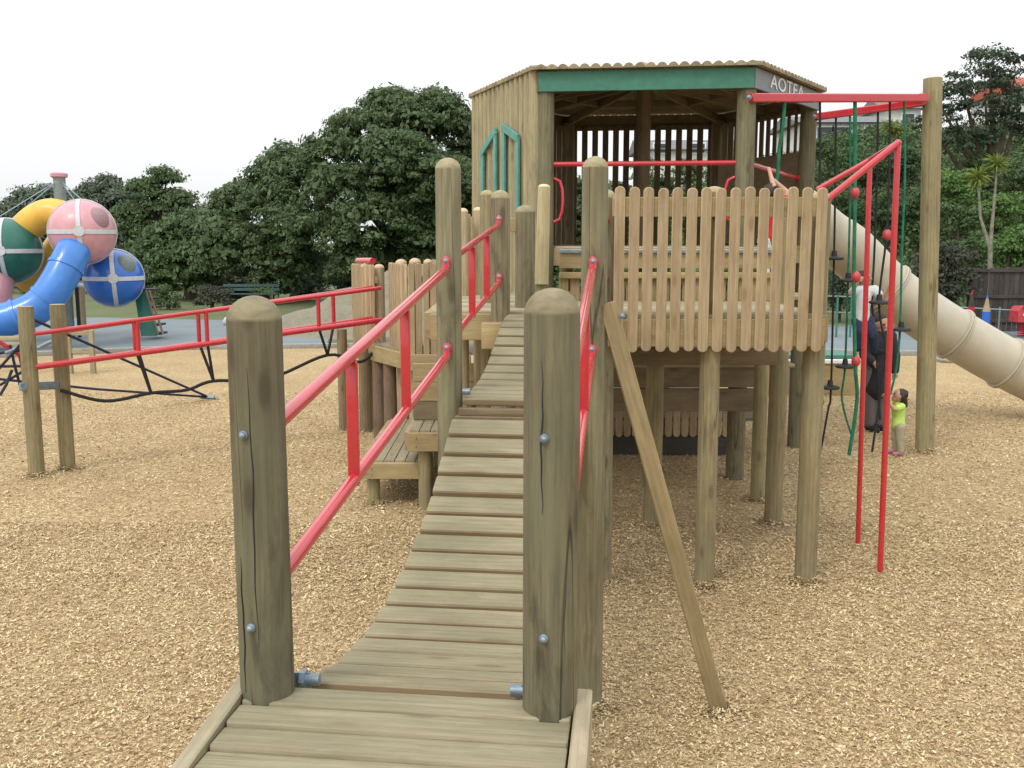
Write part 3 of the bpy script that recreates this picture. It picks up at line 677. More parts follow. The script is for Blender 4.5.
# red rails on the tower
z = at(650, 163, 10.8).z
a, b_ = hexp(-120, PRr, z), hexp(-60, PRr, z); MB().tube([a, b_], .027, 14).build('safety_rail', 'red', tw)
a, b_ = hexp(-60, PRr, z), hexp(0, PRr-.1, z-.06); MB().tube([a, b_], .027, 14).build('safety_rail', 'red', tw)
MB().ball(b_, .05, .05, .05).build('rail_flange', 'red', tw)
for s_, P in ((1, hexp(-120, PRr-.0)), (-1, hexp(-60, PRr-.0))):
    q = P-VY*.02+UX*.10*s_; pts = []
    za, zb_ = at(570, 222, 10.9).z, at(570, 178, 10.9).z
    for q_ in range(0, 7): t = q_/6*math.pi; pts.append(V((q.x, q.y, 0))+UX*s_*.10*math.sin(t)**.6+UP*(za+(zb_-za)*(1-math.cos(t))/2))
    MB().tube(pts, .018, 10).build('grab_handle', 'red', tw)

# ------------------------------------------------------------------ red pole frame
rp = thing('sliding_pole_frame', (2.9, 7.8, 0), 'bright red steel sliding pole frame with two poles right of the picket platform', 'sliding poles')
p1b, p2b = G(880, 574), G(858, 546); p1t = at(898, 143, 7.55); p2t = at(870, 160, 8.28)
for a, b_ in ((p1b, p1t), (p2b, p2t)): MB().tube([a-V((0, 0, .1)), b_], .0225 if a is p1b else .021, 14).build('pole', 'red', rp)
a1 = V((2.27, 7.34, at(823, 201, 7.3).z)); a2 = V((2.50, 8.3, at(823, 189, 8.2).z))
r_ = MB(); r_.tube([a1, p1t], .024, 14); r_.ball(p1t, .026); r_.build('rail', 'red', rp)
r_ = MB(); r_.tube([a2, p2t, p1t], .022, 14); r_.build('rail', 'red', rp)

# ------------------------------------------------------------------ overhead rope course
oh = thing('overhead_beam_frame', (5.1, 12.1, 0), 'tall round post carrying two red overhead beams from the tower', 'rope course frame')
bp = G(925, 452); bt = at(933, 77, bp.y); MB().post(bp-V((0, 0, .15)), bt, .108, .18, 24, seg=12).build('post', 'post2', oh)
B1a = at(750, 98, 10.62); B1b = at(926, 98, 12.02); B2a = at(815, 117, 12.2); B2b = at(926, 102, 12.12)
MB().board(B1a, B1b, .09, .09, UP, .01).build('beam', 'red', oh); MB().board(B2a, B2b, .09, .085, UP, .01).build('beam', 'red', oh)
for p in (B1a, B2a): MB().bolt(p+V((-.02, -.05, 0)), (0, -1, 0), .02).build('bolt', 'gal', oh)
def on_beam(px, A, B):
    t0, t1 = 0., 1.
    for _ in range(40):
        t = (t0+t1)/2; p = A+(B-A)*t
        if 512+FL*p.x/(p.y*cp-(p.z-EYE)*sp) < px: t0 = t
        else: t1 = t
    return A+(B-A)*t0
ROPES = [ # beam, px at beam, [(px,py)...], rope colour, discs [(px,py)], balls, label
 (1, 820, [(820, 160), (820, 250), (821, 300)], 'blackrope', [], [], 'plain black rope hanging by the tower corner post'),
 (2, 836, [(835, 200), (834, 258), (831, 388), (828, 410), (820, 455)], 'blackrope', [(834, 259), (830, 388)], [(820, 402)], 'black hanging rope with two disc steps, leftmost of the disc ropes'),
 (1, 855, [(855, 193), (854, 277), (855, 361), (857, 400), (849, 455)], 'grope', [], [(855, 193), (856, 277), (856, 361)], 'thick green hanging rope threaded with three red balls'),
 (2, 850, [(850, 200), (848, 281), (845, 367), (842, 400), (853, 440)], 'grope', [(848, 281), (845, 367)], [], 'thin green hanging rope with two black disc steps'),
 (1, 890, [(889, 180), (886, 240), (879, 303), (885, 345), (884, 372), (872, 452)], 'blackrope', [(879, 303)], [(887, 235)], 'black hanging rope with one disc step and one red ball'),
 (2, 878, [(877, 180), (874, 260), (872, 300), (876, 345), (880, 420)], 'blackrope', [], [], 'plain black rope hanging behind the red poles'),
 (1, 904, [(905, 170), (902, 250), (900, 329), (896, 370), (890, 395)], 'grope', [(901, 330)], [], 'green hanging rope with one disc step beside the tall post'),
]
for bi, px, pts, rc, discs, balls, lab in ROPES:
    top = on_beam(px, *((B1a, B1b) if bi == 1 else (B2a, B2b))); Y = top.y
    th = thing('hanging_rope', (top.x, top.y, 0), lab, 'climbing rope', 'ropes hanging from the red overhead beams')
    P = [top]+[at(x, y, Y) for x, y in pts]
    # smooth
    Q = []
    for i in range(len(P)-1):
        p0, p1, p2, p3 = P[max(0, i-1)], P[i], P[i+1], P[min(len(P)-1, i+2)]
        for k in range(5):
            t = k/5; Q.append(.5*((2*p1)+(p2-p0)*t+(2*p0-5*p1+4*p2-p3)*t*t+(3*p1-p0-3*p2+p3)*t**3))
    Q.append(P[-1]); Q = [V((q.x, q.y, max(.01, q.z))) for q in Q]
    MB().tube(Q, .022 if 'thick' in lab else .0135, 10).build('rope', rc, th)
    for x, y in discs:
        c = at(x, y, Y); d_ = MB(); d_.tube([c-V((0, 0, .012)), c, c+V((0, 0, .02)), c+V((0, 0, .035))], .1, 24, rad=[.10, .118, .112, .06]); d_.tube([c+V((0, 0, .03)), c+V((0, 0, .10))], .035, 12, rad=[.038, .028]); d_.build('disc_step', 'black', th)
    for x, y in balls: c = at(x, y, Y); MB().ball(c, .052, .052, .066).build('ball', 'red2', th)
gp = on_beam(785, B1a, B1b)
th = thing('hanging_rope', (gp.x, gp.y, 0), 'short green rope gripped by the child at the tower', 'climbing rope', 'ropes hanging from the red overhead beams')
MB().tube([gp, at(783, 125, gp.y), at(779, 150, gp.y-.02), at(778, 172, gp.y-.03), at(776, 185, gp.y-.03)], .02, 10).build('rope', 'grope', th)

# ------------------------------------------------------------------ tube slide
sl = thing('tube_slide', (6, 14.4, 0), 'beige enclosed plastic tube slide running down to the right', 'slide')
cl = [(770, 196, 14.0), (800, 214, 14.1), (826, 235, 14.3), (850, 251, 14.4), (880, 281, 14.5), (905, 301, 14.5), (935, 322, 14.5), (965, 340, 14.5), (1000, 360, 14.5), (1035, 378, 14.5), (1075, 397, 14.5), (1120, 412, 14.4)]
P = [at(*c) for c in cl]; Q = []
for i in range(len(P)-1):
    p0, p1, p2, p3 = P[max(0, i-1)], P[i], P[i+1], P[min(len(P)-1, i+2)]
    for k in range(6):
        t = k/6; Q.append(.5*((2*p1)+(p2-p0)*t+(2*p0-5*p1+4*p2-p3)*t*t+(3*p1-p0-3*p2+p3)*t**3))
Q.append(P[-1]); RS = .365
cuts = [0, 17, 33, 44, 55, len(Q)-1]
# cuts are placed where the joints show in the picture
def nearest(px):
    return min(range(len(Q)), key=lambda i: abs(512+FL*Q[i].x/(Q[i].y*cp-(Q[i].z-EYE)*sp)-px))
cuts = [0]+[nearest(p) for p in (888, 956, 1006)]+[len(Q)-1]
for a, b_ in zip(cuts, cuts[1:]): MB().tube(Q[a:b_+1], RS, 40, caps=True).build('tube_section', 'beige', sl)
for c in cuts[1:-1]:
    d = (Q[c+1]-Q[c-1]).normalized(); MB().tube([Q[c]-d*.03, Q[c]-d*.028, Q[c]-d*.006, Q[c]-d*.004, Q[c]+d*.004, Q[c]+d*.006, Q[c]+d*.028, Q[c]+d*.03], RS, 40, rad=[RS*.99, RS+.035, RS+.038, RS+.02, RS+.02, RS+.038, RS+.035, RS*.99]).build('joint_flange', 'beige', sl)
e = at(868, 310, 14.5); MB().tube([(e.x, 14.5, -.1), (e.x, 14.5, e.z+.1)], .05, 14).build('support_pole', 'gal', sl)

# ------------------------------------------------------------------ entry platform + rope walk
ep = thing('entry_platform', (-1.5, 13., 0), 'low round-posted timber platform with picket panels at the end of the rope walk', 'platform')
ZE = at(385, 345, 12.95).z
def pan(a, b_, n, ytop, ybot, px, nm='picket_panel'):
    a, b_ = V(a), V(b_); dd = (b_-a); nn = dd.cross(UP).normalized(); m_ = MB(); Ym = (a.y+b_.y)/2
    z1_, z0_ = at(px, ytop, Ym).z, at(px, ybot, Ym).z
    if nn.y > 0: nn = -nn
    for k in range(n): p = a+dd*((k+.5)/n); m_.picket((p.x, p.y), dd.length/n*.82, .022, z0_, z1_, nn)
    o = m_.build(nm, 'picket', ep)
    for z in (z1_-.2, z0_+.15): MB().board(V((a.x, a.y, z))-nn*.035, V((b_.x, b_.y, z))-nn*.035, .035, .09, UP).build('panel_rail', 'timber', ep)
    return o
pan((-2.24, 14.0, 0), (-1.82, 13.2, 0), 10, 264, 352, 362); pan((-1.585, 12.9, 0), (-1.27, 12.1, 0), 9, 263, 362, 400); pan((-1.26, 12.08, 0), (-.55, 12.0, 0), 8, 263, 362, 425)
for px, Y, yt, w in ((379, 13.35, 264, .07), (401, 12.75, 259, .075), (415, 12.3, 258, .075), (428, 12.25, 259, .06), (366, 13.6, 263, .07), (450, 12.2, 260, .07)):
    t = at(px, yt, Y); MB().post((t.x, Y, -.1), (t.x, Y, t.z), w, .8, 18).build('post', 'log', ep)
eb = MB()
poly = [(-2.15, 14.0), (-1.8, 13.15), (-1.58, 12.85), (-1.28, 12.12), (.0, 12.1), (.0, 14.2)]
eb.prism([(x, y, ZE-.04) for x, y in poly], (0, 0, .04)); eb.build('deck', 'deck', ep)
MB().board((-1.85, 13.12, ZE-.12), (-1.25, 12.06, ZE-.12), .05, .2, UP).build('edge_beam', 'timber', ep)
MB().board((-1.27, 12.06, ZE-.12), (-.5, 12.0, ZE-.12), .05, .2, UP).build('edge_beam', 'timber', ep)
MB().board((-1.2, 12.3, .6), (-.4, 12.3, .6), .04, .9, UP).build('skirt_boards', 'timber', ep)
for px, Y in ((365, 13.5), (379, 13.1), (390, 12.8), (343, 13.6)):
    t = G(px, 434); z = ZE-.05 if px > 350 else ZE+.15; X = at(px, 380, Y).x; MB().post((X, Y, -.1), (X, Y, z), .085 if px > 350 else .07, 0, 18).build('post', 'post2' if px in (365, 343) else 'dark', ep)
a = at(358, 261, 13.9); b_ = at(373, 261, 13.4); MB().tube([a, b_], .045, 12).build('top_bar', 'red', ep)

rw = thing('rope_walk', (-5.2, 11, 0), 'rope walk with paired red handrails over one sagging black rope', 'rope walk')
A, B = G(37, 476), G(68, 469)
for p, yt, px in ((A, 306, 27), (B, 304, 58)): MB().post(p-V((0, 0, .1)), (p.x-.0, p.y, at(px, yt, p.y).z), .083, .06, 20).build('post', 'log' if 0 else 'post2', rw)
q0, q1 = at(20, 387, 10.72), at(58, 385, 11.1); MB().board(q0, q1, .045, .09, UP).build('cross_bar', 'gal', rw)
E = {'f': V((-1.70, 12.95)), 'b': V((-1.82, 13.28))}
zT0, zT1, zL0, zL1 = at(38, 334, 10.85).z, at(388, 288, 12.95).z, at(38, 367, 10.85).z, at(386, 320, 12.95).z
def onr(side, t, top): 
    a = A if side == 'f' else B; e = E[side]; z = (zT0+(zT1-zT0)*t) if top else (zL0+(zL1-zL0)*t)
    return V((a.x+.06+(e.x-a.x-.06)*t, a.y+(e.y-a.y)*t, z))
def tx(px, side):
    t0, t1 = 0., 1.
    for _ in range(30):
        t = (t0+t1)/2; p = onr(side, t, True)
        if 512+FL*p.x/(p.y*cp-(p.z-EYE)*sp) < px: t0 = t
        else: t1 = t
    return t0
tie = {}
for side, ups in (('f', (137, 206, 318)), ('b', (134, 198, 333))):
    MB().tube([onr(side, 0, True), onr(side, 1, True)], .026, 12).build('rail', 'red', rw)
    MB().tube([onr(side, 0, False), onr(side, 1, False)], .036, 12).build('rail', 'red', rw)
    for u in ups: t = tx(u, side); MB().tube([onr(side, t, False), onr(side, t, True)], .026, 10).build('rail_upright', 'red', rw)
ctr = lambda t, z: V(((onr('f', t, 0).x+onr('b', t, 0).x)/2, (onr('f', t, 0).y+onr('b', t, 0).y)/2, z))
t1_, t2_, t3_ = tx(137, 'f'), tx(204, 'f'), tx(326, 'f')
def cz(px, py, t): return ctr(t, at(px, py, ctr(t, 0).y).z)
kn = [cz(52, 390, .02), cz(88, 401, tx(88, 'f')), cz(139, 393, t1_), cz(175, 390, tx(175, 'f')), cz(205, 381, t2_), cz(265, 379, tx(262, 'f')), cz(326, 355, t3_), cz(360, 362, tx(360, 'f')), cz(391, 349, .99)]
Q = []
for i in range(len(kn)-1):
    p0, p1, p2, p3 = kn[max(0, i-1)], kn[i], kn[i+1], kn[min(len(kn)-1, i+2)]
    for k in range(6): t = k/6; Q.append(.5*((2*p1)+(p2-p0)*t+(2*p0-5*p1+4*p2-p3)*t*t+(3*p1-p0-3*p2+p3)*t**3))
Q.append(kn[-1]); MB().tube(Q, .02, 10).build('foot_rope', 'blackrope', rw)
for (uf, ub_), k in (((137, 135), 2), ((206, 198), 4), ((318, 333), 6)):
    for side in 'fb': MB().tube([onr(side, tx(uf if side == 'f' else ub_, side), False), kn[k]], .018, 8).build('strap', 'blackrope', rw)

nt_ = thing('rope_net', (-6.5, 13, 0), 'navy rope net stays reaching from the far left down to a ground shackle', 'rope net')
an = G(207, 400)
rn = MB(); rn.tube([at(30, 318, 12.5), an+V((0, 0, .06))], .02, 8); rn.build('rope', 'navy', nt_)
for p, q, Y0, Y1 in (((-40, 375), (207, 399), 13, 0), ((-20, 392), (22, 372), 12.5, 12.2), ((-30, 352), (24, 350), 12.3, 12.2), ((0, 395), (12, 370), 12, 12.2), ((-20, 385), (20, 345), 12.2, 12.0), ((10, 345), (20, 385), 12.2, 12.3), ((-20, 362), (26, 366), 12.4, 12.2)):
    a = at(*p, Y0); b_ = an+V((0, 0, .05)) if Y1 == 0 else at(*q, Y1); m_ = (a+b_)/2-V((0, 0, .03)); MB().tube([a, m_, b_], .018, 8).build('rope', 'navy', nt_)
for p, q in (((6, 353), (20, 347)), ((38, 348), (52, 341))): MB().tube([at(*p, 12.2), at(*q, 12.2)], .025, 8).build('turnbuckle', 'gal', nt_)
s_ = MB(); s_.tube([an+V((-.1, 0, .05)), an+V((.12, 0, .04))], .03, 8); s_.tube([an+V((.12, 0, .04)), an+V((.25, .05, -.03))], .018, 8); s_.build('shackle', 'gal', nt_)
MB().tube([at(-30, 323, 12), at(20, 355, 12.3), at(24, 372, 12.4)], .03, 10).build('frame_tube', 'red2', nt_)

# ------------------------------------------------------------------ sphere climber (far left)
sc_ = thing('sphere_climber', (-11.3, 25.5, 0), 'cluster of coloured climbing spheres linked by tubes around a grey mast', 'play structure')
def sphere(px, py, rp_, Y, mat, bands=True, lab=None, tilt=.3):
    c = at(px, py, Y); r = rp_*Y/FL; o = MB(); o.ball(c, r, n=40, m=24); s0 = o.build('sphere', mat, sc_, lab, smooth=60)
    if bands:
        for ax in ((0, 0, 1), (math.cos(tilt), math.sin(tilt), .05), (-math.sin(tilt), math.cos(tilt), .1)):
            x, y, d = frame(V(ax), V((0, 1, 0)) if abs(ax[2]) > .5 else None); n = 48; rings = []
            for hh, rr in ((-.055, r*1.0), (-.05, r*1.025), (.05, r*1.025), (.055, r*1.0)):
                rings.append([c+d*hh+x*(rr*math.cos(2*math.pi*j/n))+y*(rr*math.sin(2*math.pi*j/n)) for j in range(n)])
            MB().sweep(rings, rings, False).build('band', 'band', s0)
        q = c-V((math.sin(tilt)*-.0, 0, 0)); dirn = V((math.sin(tilt), -math.cos(tilt), .02)).normalized(); MB().tube([c+dirn*(r*1.0), c+dirn*(r*1.045)], .13, 20).build('hub', 'band', s0)
    return c, r, s0
pc, pr_, ps = sphere(82.5, 232, 31.5, 25.2, 'pink', lab='faded pink sphere')
BS = sphere(114, 278, 28.5, 26.2, 'dblue', lab='deep blue sphere', tilt=.35)
sphere(8, 251, 32, 25.8, 'gplas', lab='dark green sphere', tilt=.25)
wd = V((.80, -.44, .46)).normalized(); o = MB(); o.ball(pc+wd*pr_*.80, .28, .26, .32, n=20, m=12); o.build('porthole', 'mauve', ps)
bc, br_, bs_ = BS; wd = V((.70, -.50, .55)).normalized(); MB().ball(bc+wd*br_*.80, .27, .25, .3, n=20, m=12).build('porthole', 'slate', bs_)
def bend(pts, r, mat, nm='crawl_tube', lab=None, ribs=()):
    P = [at(*c) for c in pts]; Q = []
    for i in range(len(P)-1):
        p0, p1, p2, p3 = P[max(0, i-1)], P[i], P[i+1], P[min(len(P)-1, i+2)]
        for k in range(6): t = k/6; Q.append(.5*((2*p1)+(p2-p0)*t+(2*p0-5*p1+4*p2-p3)*t*t+(3*p1-p0-3*p2+p3)*t**3))
    Q.append(P[-1]); o = MB().tube(Q, r, 28).build(nm, mat, sc_, lab, smooth=60)
    for i in ribs: d = (Q[i+1]-Q[i-1]).normalized(); MB().tube([Q[i]-d*.04, Q[i]+d*.04], r*1.06, 28).build('rib', mat, o)
    return o
bend([(80, 240, 25.2), (72, 254, 24.6), (58, 282, 24.2), (40, 305, 24), (12, 318, 23.8), (-30, 328, 23.6), (-60, 345, 23.4)], .41, 'blue', 'slide_tube', ribs=(9, 16, 23))
bend([(20, 246, 26), (24, 232, 26), (36, 220, 26), (52, 214, 26), (72, 220, 26)], .40, 'yellow')
bend([(64, 240, 27), (48, 262, 27), (32, 275, 27), (22, 284, 27)], .38, 'yellow')
bend([(0, 262, 25.6), (-2, 285, 25.4), (-8, 330, 25.2)], .36, 'pink')
m0 = at(70, 300, 27); mt0 = at(59, 176, 27); MB().tube([(mt0.x, 27, -.1), (mt0.x, 27, mt0.z)], .155, 20).build('mast', 'mast', sc_)
MB().tube([(mt0.x, 27, mt0.z-.06), (mt0.x, 27, mt0.z-.02), (mt0.x, 27, mt0.z+.06), (mt0.x, 27, mt0.z+.1)], .2, 20, rad=[.15, .22, .22, .14]).build('mast_cap', 'pink', sc_)
for x, y, Y in ((8, 222, 25.8), (82, 200, 25.2), (112, 250, 26.2), (-30, 235, 26)): MB().tube([(mt0.x, 27, mt0.z-.1), at(x, y, Y)], .015, 6).build('stay_cable', 'gal', sc_)
for px, Y, yt in ((80, 30, 281), (25, 27, 285), (30, 27, 285), (75, 27, 260)): t = at(px, yt, Y); MB().tube([(t.x, Y, -.05), (t.x, Y, t.z)], .11 if px == 80 else .05, 12).build('leg', 'dark' if px == 80 else 'black', sc_)
MB().tube([at(110, 290, 26.4), at(72, 284, 26.8)], .06, 10).build('link_bar', 'band', sc_)
# ladder slide under the blue sphere
t0, b0_ = at(140, 283, 26.6), at(150, 336, 26.6); b0_.z = .02
lz = MB(); lz.prism([at(134, 290, 26.6), at(143, 284, 26.6), at(156, 336, 26.3), at(141, 336, 26.3)], (0, .12, 0)); lz.build('ladder_stringer', 'gplas', sc_)
for k in range(6): t = k/5; p = at(143+8*t, 290+44*t, 26.5); MB().box(p+V((.08, .3, 0)), .35, .5, .05).build('tread', 'black', sc_)
for x0, x1 in ((146, 158), (149, 163)): MB().tube([at(x0, 290, 26.4), at(x1, 334, 26.2)], .03, 8).build('handrail', 'dark', sc_)
lr = thing('low_timber_rail', G(80, 358), 'low grey timber rail standing on the blue rubber below the slide tube', 'barrier')
for y in (333, 351): MB().board(at(66, y, 19.5), at(91, y, 19.5), .05, .09, UP).build('rail', 'deck', lr)
for x in (68, 91): p = at(x, 330, 19.5); MB().board((p.x, p.y, -.05), (p.x, p.y, p.z), .09, .09).build('post', 'deck', lr)
for y in (338, 344): MB().board(at(-20, y, 19.6), at(33, y, 19.6), .05, .08, UP).build('rail', 'deck', lr)
for x in (-15, 32): p = at(x, 336, 19.6); MB().board((p.x, p.y, -.05), (p.x, p.y, p.z), .09, .09).build('post', 'deck', lr)

# bench, boulders
bn = thing('park_bench', G(250, 305), 'teal slatted park bench in front of the dark trees', 'bench')
g = G(250, 305); Yb = g.y
for y in (0, .12, .24): MB().board((g.x-1.15, Yb-.2+y*1.6, .45), (g.x+1.15, Yb-.2+y*1.6, .45), .11, .03, UP).build('seat_slat', 'benchg', bn)
for z in (.62, .78): MB().board((g.x-1.15, Yb+.3, z), (g.x+1.15, Yb+.3, z), .03, .11, UP).build('back_slat', 'benchg', bn)
for x in (-.9, .9):
    MB().board((g.x+x, Yb+.3, 0), (g.x+x, Yb+.32, .85), .06, .05).build('leg', 'fencew', bn); MB().board((g.x+x, Yb-.22, 0), (g.x+x, Yb-.22, .44), .06, .05).build('leg', 'fencew', bn)
def boulder(x, y, s, lab):
    bm = bmesh.new(); bmesh.ops.create_icosphere(bm, subdivisions=3, radius=s)
    for v in bm.verts: k = 1+.18*math.sin(v.co.x*5/s+x)*math.cos(v.co.y*4/s)+random.uniform(-.04, .04); v.co = V((v.co.x*k*1.3, v.co.y*k, v.co.z*k*.65))
    me = bpy.data.meshes.new('boulder'); bm.to_mesh(me); bm.free(); me.materials.append(M['stone']); me.shade_smooth(); o = bpy.data.objects.new('boulder', me); o.location = (x, y, s*.3); col.objects.link(o)
    return tag(o, lab, 'boulder', 'pale boulders at the edge of the rubber surface')
p = G(235, 325); boulder(p.x, p.y, .3, 'pale boulder on the grass edge left of the near post'); p = G(287, 324); boulder(p.x, p.y, .26, 'pale boulder at the foot of the earth mound')
p = G(958, 363); boulder(p.x, p.y+.2, .3, 'flat grey boulder on the kerb beneath the tube slide')

# ------------------------------------------------------------------ right: pencils, fence, springer, box
def pencil(px, py, Y, ytip, mat, lab, r):
    g = at(px, py, Y); tp = at(px, ytip, Y); th = thing('pencil_post', (g.x, Y, 0), lab, 'pencil post', 'giant pencil posts by the fence'); h = tp.z
    body = MB(); body.tube([(g.x, Y, -.1), (g.x, Y, h-.42)], r, 8); body.build('shaft', mat, th)
    MB().tube([(g.x, Y, h-.42), (g.x, Y, h-.09)], r, 16, rad=[r*.98, r*.28]).build('cone', 'picket' if mat == 'pencilb' else 'fencew', th); MB().tube([(g.x, Y, h-.09), (g.x, Y, h)], r, 12, rad=[r*.28, .008]).build('lead_tip', mat, th)
pencil(985.5, 325, 25.5, 295, 'pencilb', 'giant blue pencil post by the dark fence', .10); pencil(970, 325, 27, 291, 'redcl', 'giant red pencil post in front of the dark hedge', .09)
pencil(1019, 320, 27.2, 291, 'yellow', 'giant yellow pencil post behind the red springer car', .07) if False else None
fn_ = thing('paling_fence', (16, 28.8, 0), 'dark weathered paling fence with stepped top on the right', 'fence')
fz = lambda x: at(1000, 267, 28.8).z+.04*math.sin(x*1.3)
x = 13.2; k = 0; pm = MB()
while x < 24: pm.board((x, 28.8, -.05), (x, 28.8, fz(x)+random.uniform(-.02, .02)), .135, .02, V((0, 1, 0))); x += .15
pm.build('paling_panel', 'fencew', fn_)
for z in (.3, 1.0, 1.75): MB().board((13.15, 28.76, z), (24, 28.76, z), .05, .09, UP).build('rail', 'fencew', fn_)
for x in (13.2, 15.7, 18.7, 21.7): MB().board((x, 28.7, -.1), (x, 28.7, fz(x)-.1), .11, .11).build('post', 'fencew', fn_)
wr = thing('wire_rail', (11.5, 27.6, 0), 'thin green wire rail running in front of the hedge', 'rail')
for y in (307,): MB().tube([at(938, y-1, 27.6), at(1060, y+6, 27)], .02, 6).build('top_wire', 'gal', wr)
for px in (940, 1000): p = at(px, 307, 27.5); MB().tube([(p.x, p.y, -.05), p], .025, 8).build('post', 'mast', wr)
mr = thing('mesh_barrier', G(840, 335), 'green mesh barrier fence behind the hanging ropes', 'fence')
for y in (296, 312, 326): MB().tube([at(823, y, 27), at(866, y+1, 27)], .02, 6).build('wire', 'mast', mr)
for px in (824, 838, 852, 866): p = at(px, 295, 27); MB().tube([(p.x, 27, -.05), p], .03, 8).build('post', 'green', mr)
sp_ = thing('spring_rider', G(1020, 338), 'red car-shaped spring rider with roll bar at the right edge', 'spring rider')
g = G(1026, 337); x0 = g.x
bd = MB(); bd.prism([(x0-.38, g.y-.25, .42), (x0-.38, g.y-.25, .72), (x0-.28, g.y-.25, .84), (x0+.2, g.y-.25, .84), (x0+.45, g.y-.25, .95), (x0+.9, g.y-.25, .8), (x0+.95, g.y-.25, .42)], (0, .5, 0)); bd.build('body', 'red2', sp_)
MB().tube([(x0-.2, g.y-.22, .8), (x0-.05, g.y-.22, 1.15), (x0+.15, g.y-.22, 1.38), (x0+.6, g.y-.22, 1.38), (x0+.8, g.y-.22, .8)], .035, 10).build('roll_bar', 'red', sp_)
for dx in (-.22, -.08): MB().ball((x0+dx, g.y-.255, .62), .035).build('headlight', 'white', sp_)
for dx in (-.12, .5):
    pts = [(x0+dx+.10*math.cos(t*.7), g.y+.10*math.sin(t*.7), .02+t*.4/60) for t in range(61)]; MB().tube(pts, .018, 8).build('spring', 'redcl', sp_)
MB().board((x0-.3, g.y-.3, .84), (x0+.05, g.y-.3, .84), .03, .06, UP).build('bumper', 'red', sp_)
bx = thing('timber_planter_box', G(830, 392), 'low timber sandpit box with a green and white top behind the rope discs', 'sandpit box')
pa = G(800, 390); Yb = 17.2
for zc_, mat, dx in ((.0, 'timber', 0),):
    MB().box((5.1, Yb, .27), 1.5, 1.0, .54).build('box', 'timber', bx)
MB().box((5.1, Yb, .575), 1.56, 1.06, .06).build('top_board', 'white', bx); MB().box((5.1, Yb+.06, .64), 1.4, .9, .06).build('lid', 'green', bx)

# ------------------------------------------------------------------ houses
def house(cx, cy, zb_, w, d_, h, wall, roof, lab, rz_=0, gable=1.8, wins=(), rm=.4):
    th = thing('house', (cx, cy, zb_), lab, 'house'); 
    MB().box((cx, cy, zb_+h/2-1.5), w, d_, h+3, 0, .01).build('wall', wall, th)
    m_ = MB(); m_.prism([(cx-w/2-rm, cy-d_/2-rm, zb_+h-.05), (cx-w/2-rm, cy+d_/2+rm, zb_+h-.05), (cx-w/2-rm+.001, cy, zb_+h+gable)], (w+2*rm, 0, 0)); m_.build('roof', roof, th)
    for wx, wz_, ww, wh in wins:
        f_ = MB().box((cx+wx, cy-d_/2-.03, zb_+wz_), ww+.2, .1, wh+.2).build('window', 'white', th); MB().box((cx+wx, cy-d_/2-.09, zb_+wz_), ww, .04, wh).build('pane', 'glass', f_)
    return th
def hs_(px, Y, ye, yb, w, d_, rf, lab, gable, wins):
    q = at(px, ye, Y-d_/2); zb_ = at(px, yb, Y-d_/2).z
    house(q.x, Y, zb_, w, d_, q.z-zb_, 'wallp', rf, lab, wins=wins, gable=gable)
hs_(846, 66, 122, 150, 5.2, 7, 'roofg', 'pale house with grey gabled roof on the hill behind the red beams', .75, ((-1.3, .95, .9, .8), (-.3, .95, .9, .8), (1.5, .95, .6, .9)))
hs_(904, 74, 108, 150, 2.4, 5, 'roofg', 'narrow white house with a low grey roof left of the tall post', .9, ((.3, 1.9, .8, 1.1),))
hs_(690, 74, 149, 160, 6.5, 6, 'roofg', 'grey-roofed house seen through the slats of the tower', .9, ((-2, .8, 1.0, .6), (.5, .8, 1.0, .6)))
hs_(1074, 68, 88, 150, 6.5, 7, 'roofr', 'white house with a red tiled roof at the right edge', 1.2, ((-2., 2.2, 1.0, 1.2), (1., 2.2, 1.2, 1.4)))

# ------------------------------------------------------------------ foliage
def leafcloud(lobes, dens, csize, leaf, shell=.55):
    """lobes: (x,y,z,rx,ry,rz). clumps scattered over each lobe, leaf cards over each clump"""
    out = []
    for (x, y, z, rx, ry, rz_) in lobes:
        area = 4*math.pi*((rx*ry+rx*rz_+ry*rz_)/3); n = max(4, int(area*dens))
        d = rng.normal(size=(n, 3)); d /= np.linalg.norm(d, axis=1)[:, None]; d[:, 2] = np.where(d[:, 2] < -.45, -d[:, 2], d[:, 2])
        rad = shell+(1.06-shell)*rng.random(n)**.45
        c = np.array([x, y, z])+d*np.array([rx, ry, rz_])*rad[:, None]
        cs = csize*(.6+.9*rng.random(n))
        m = int(11*(csize/leaf)**1.45)
        e = rng.normal(size=(n, m, 3)); e /= np.linalg.norm(e, axis=2)[:, :, None]; e[:, :, 2] = np.abs(e[:, :, 2])*.9-.15+0*e[:, :, 2]
        r = (.55+.5*rng.random((n, m)))[:, :, None]*cs[:, None, None]
        P = (c[:, None, :]+e*r*np.array([1, 1, .75])).reshape(-1, 3); nr = (e+.32*rng.normal(size=e.shape)+np.array([0, 0, .15])).reshape(-1, 3); nr /= np.linalg.norm(nr, axis=1)[:, None]
        k = len(P); t = rng.normal(size=(k, 3)); t -= nr*(t*nr).sum(1)[:, None]; t /= np.linalg.norm(t, axis=1)[:, None]; b = np.cross(nr, t)
        s = (leaf*(.6+.8*rng.random(k)))[:, None]
        out.append(np.stack([P-t*s*.55, P-b*s*.3+t*s*.02, P+t*s*.55, P+b*s*.3+t*s*.02], 1))
    return np.concatenate(out)
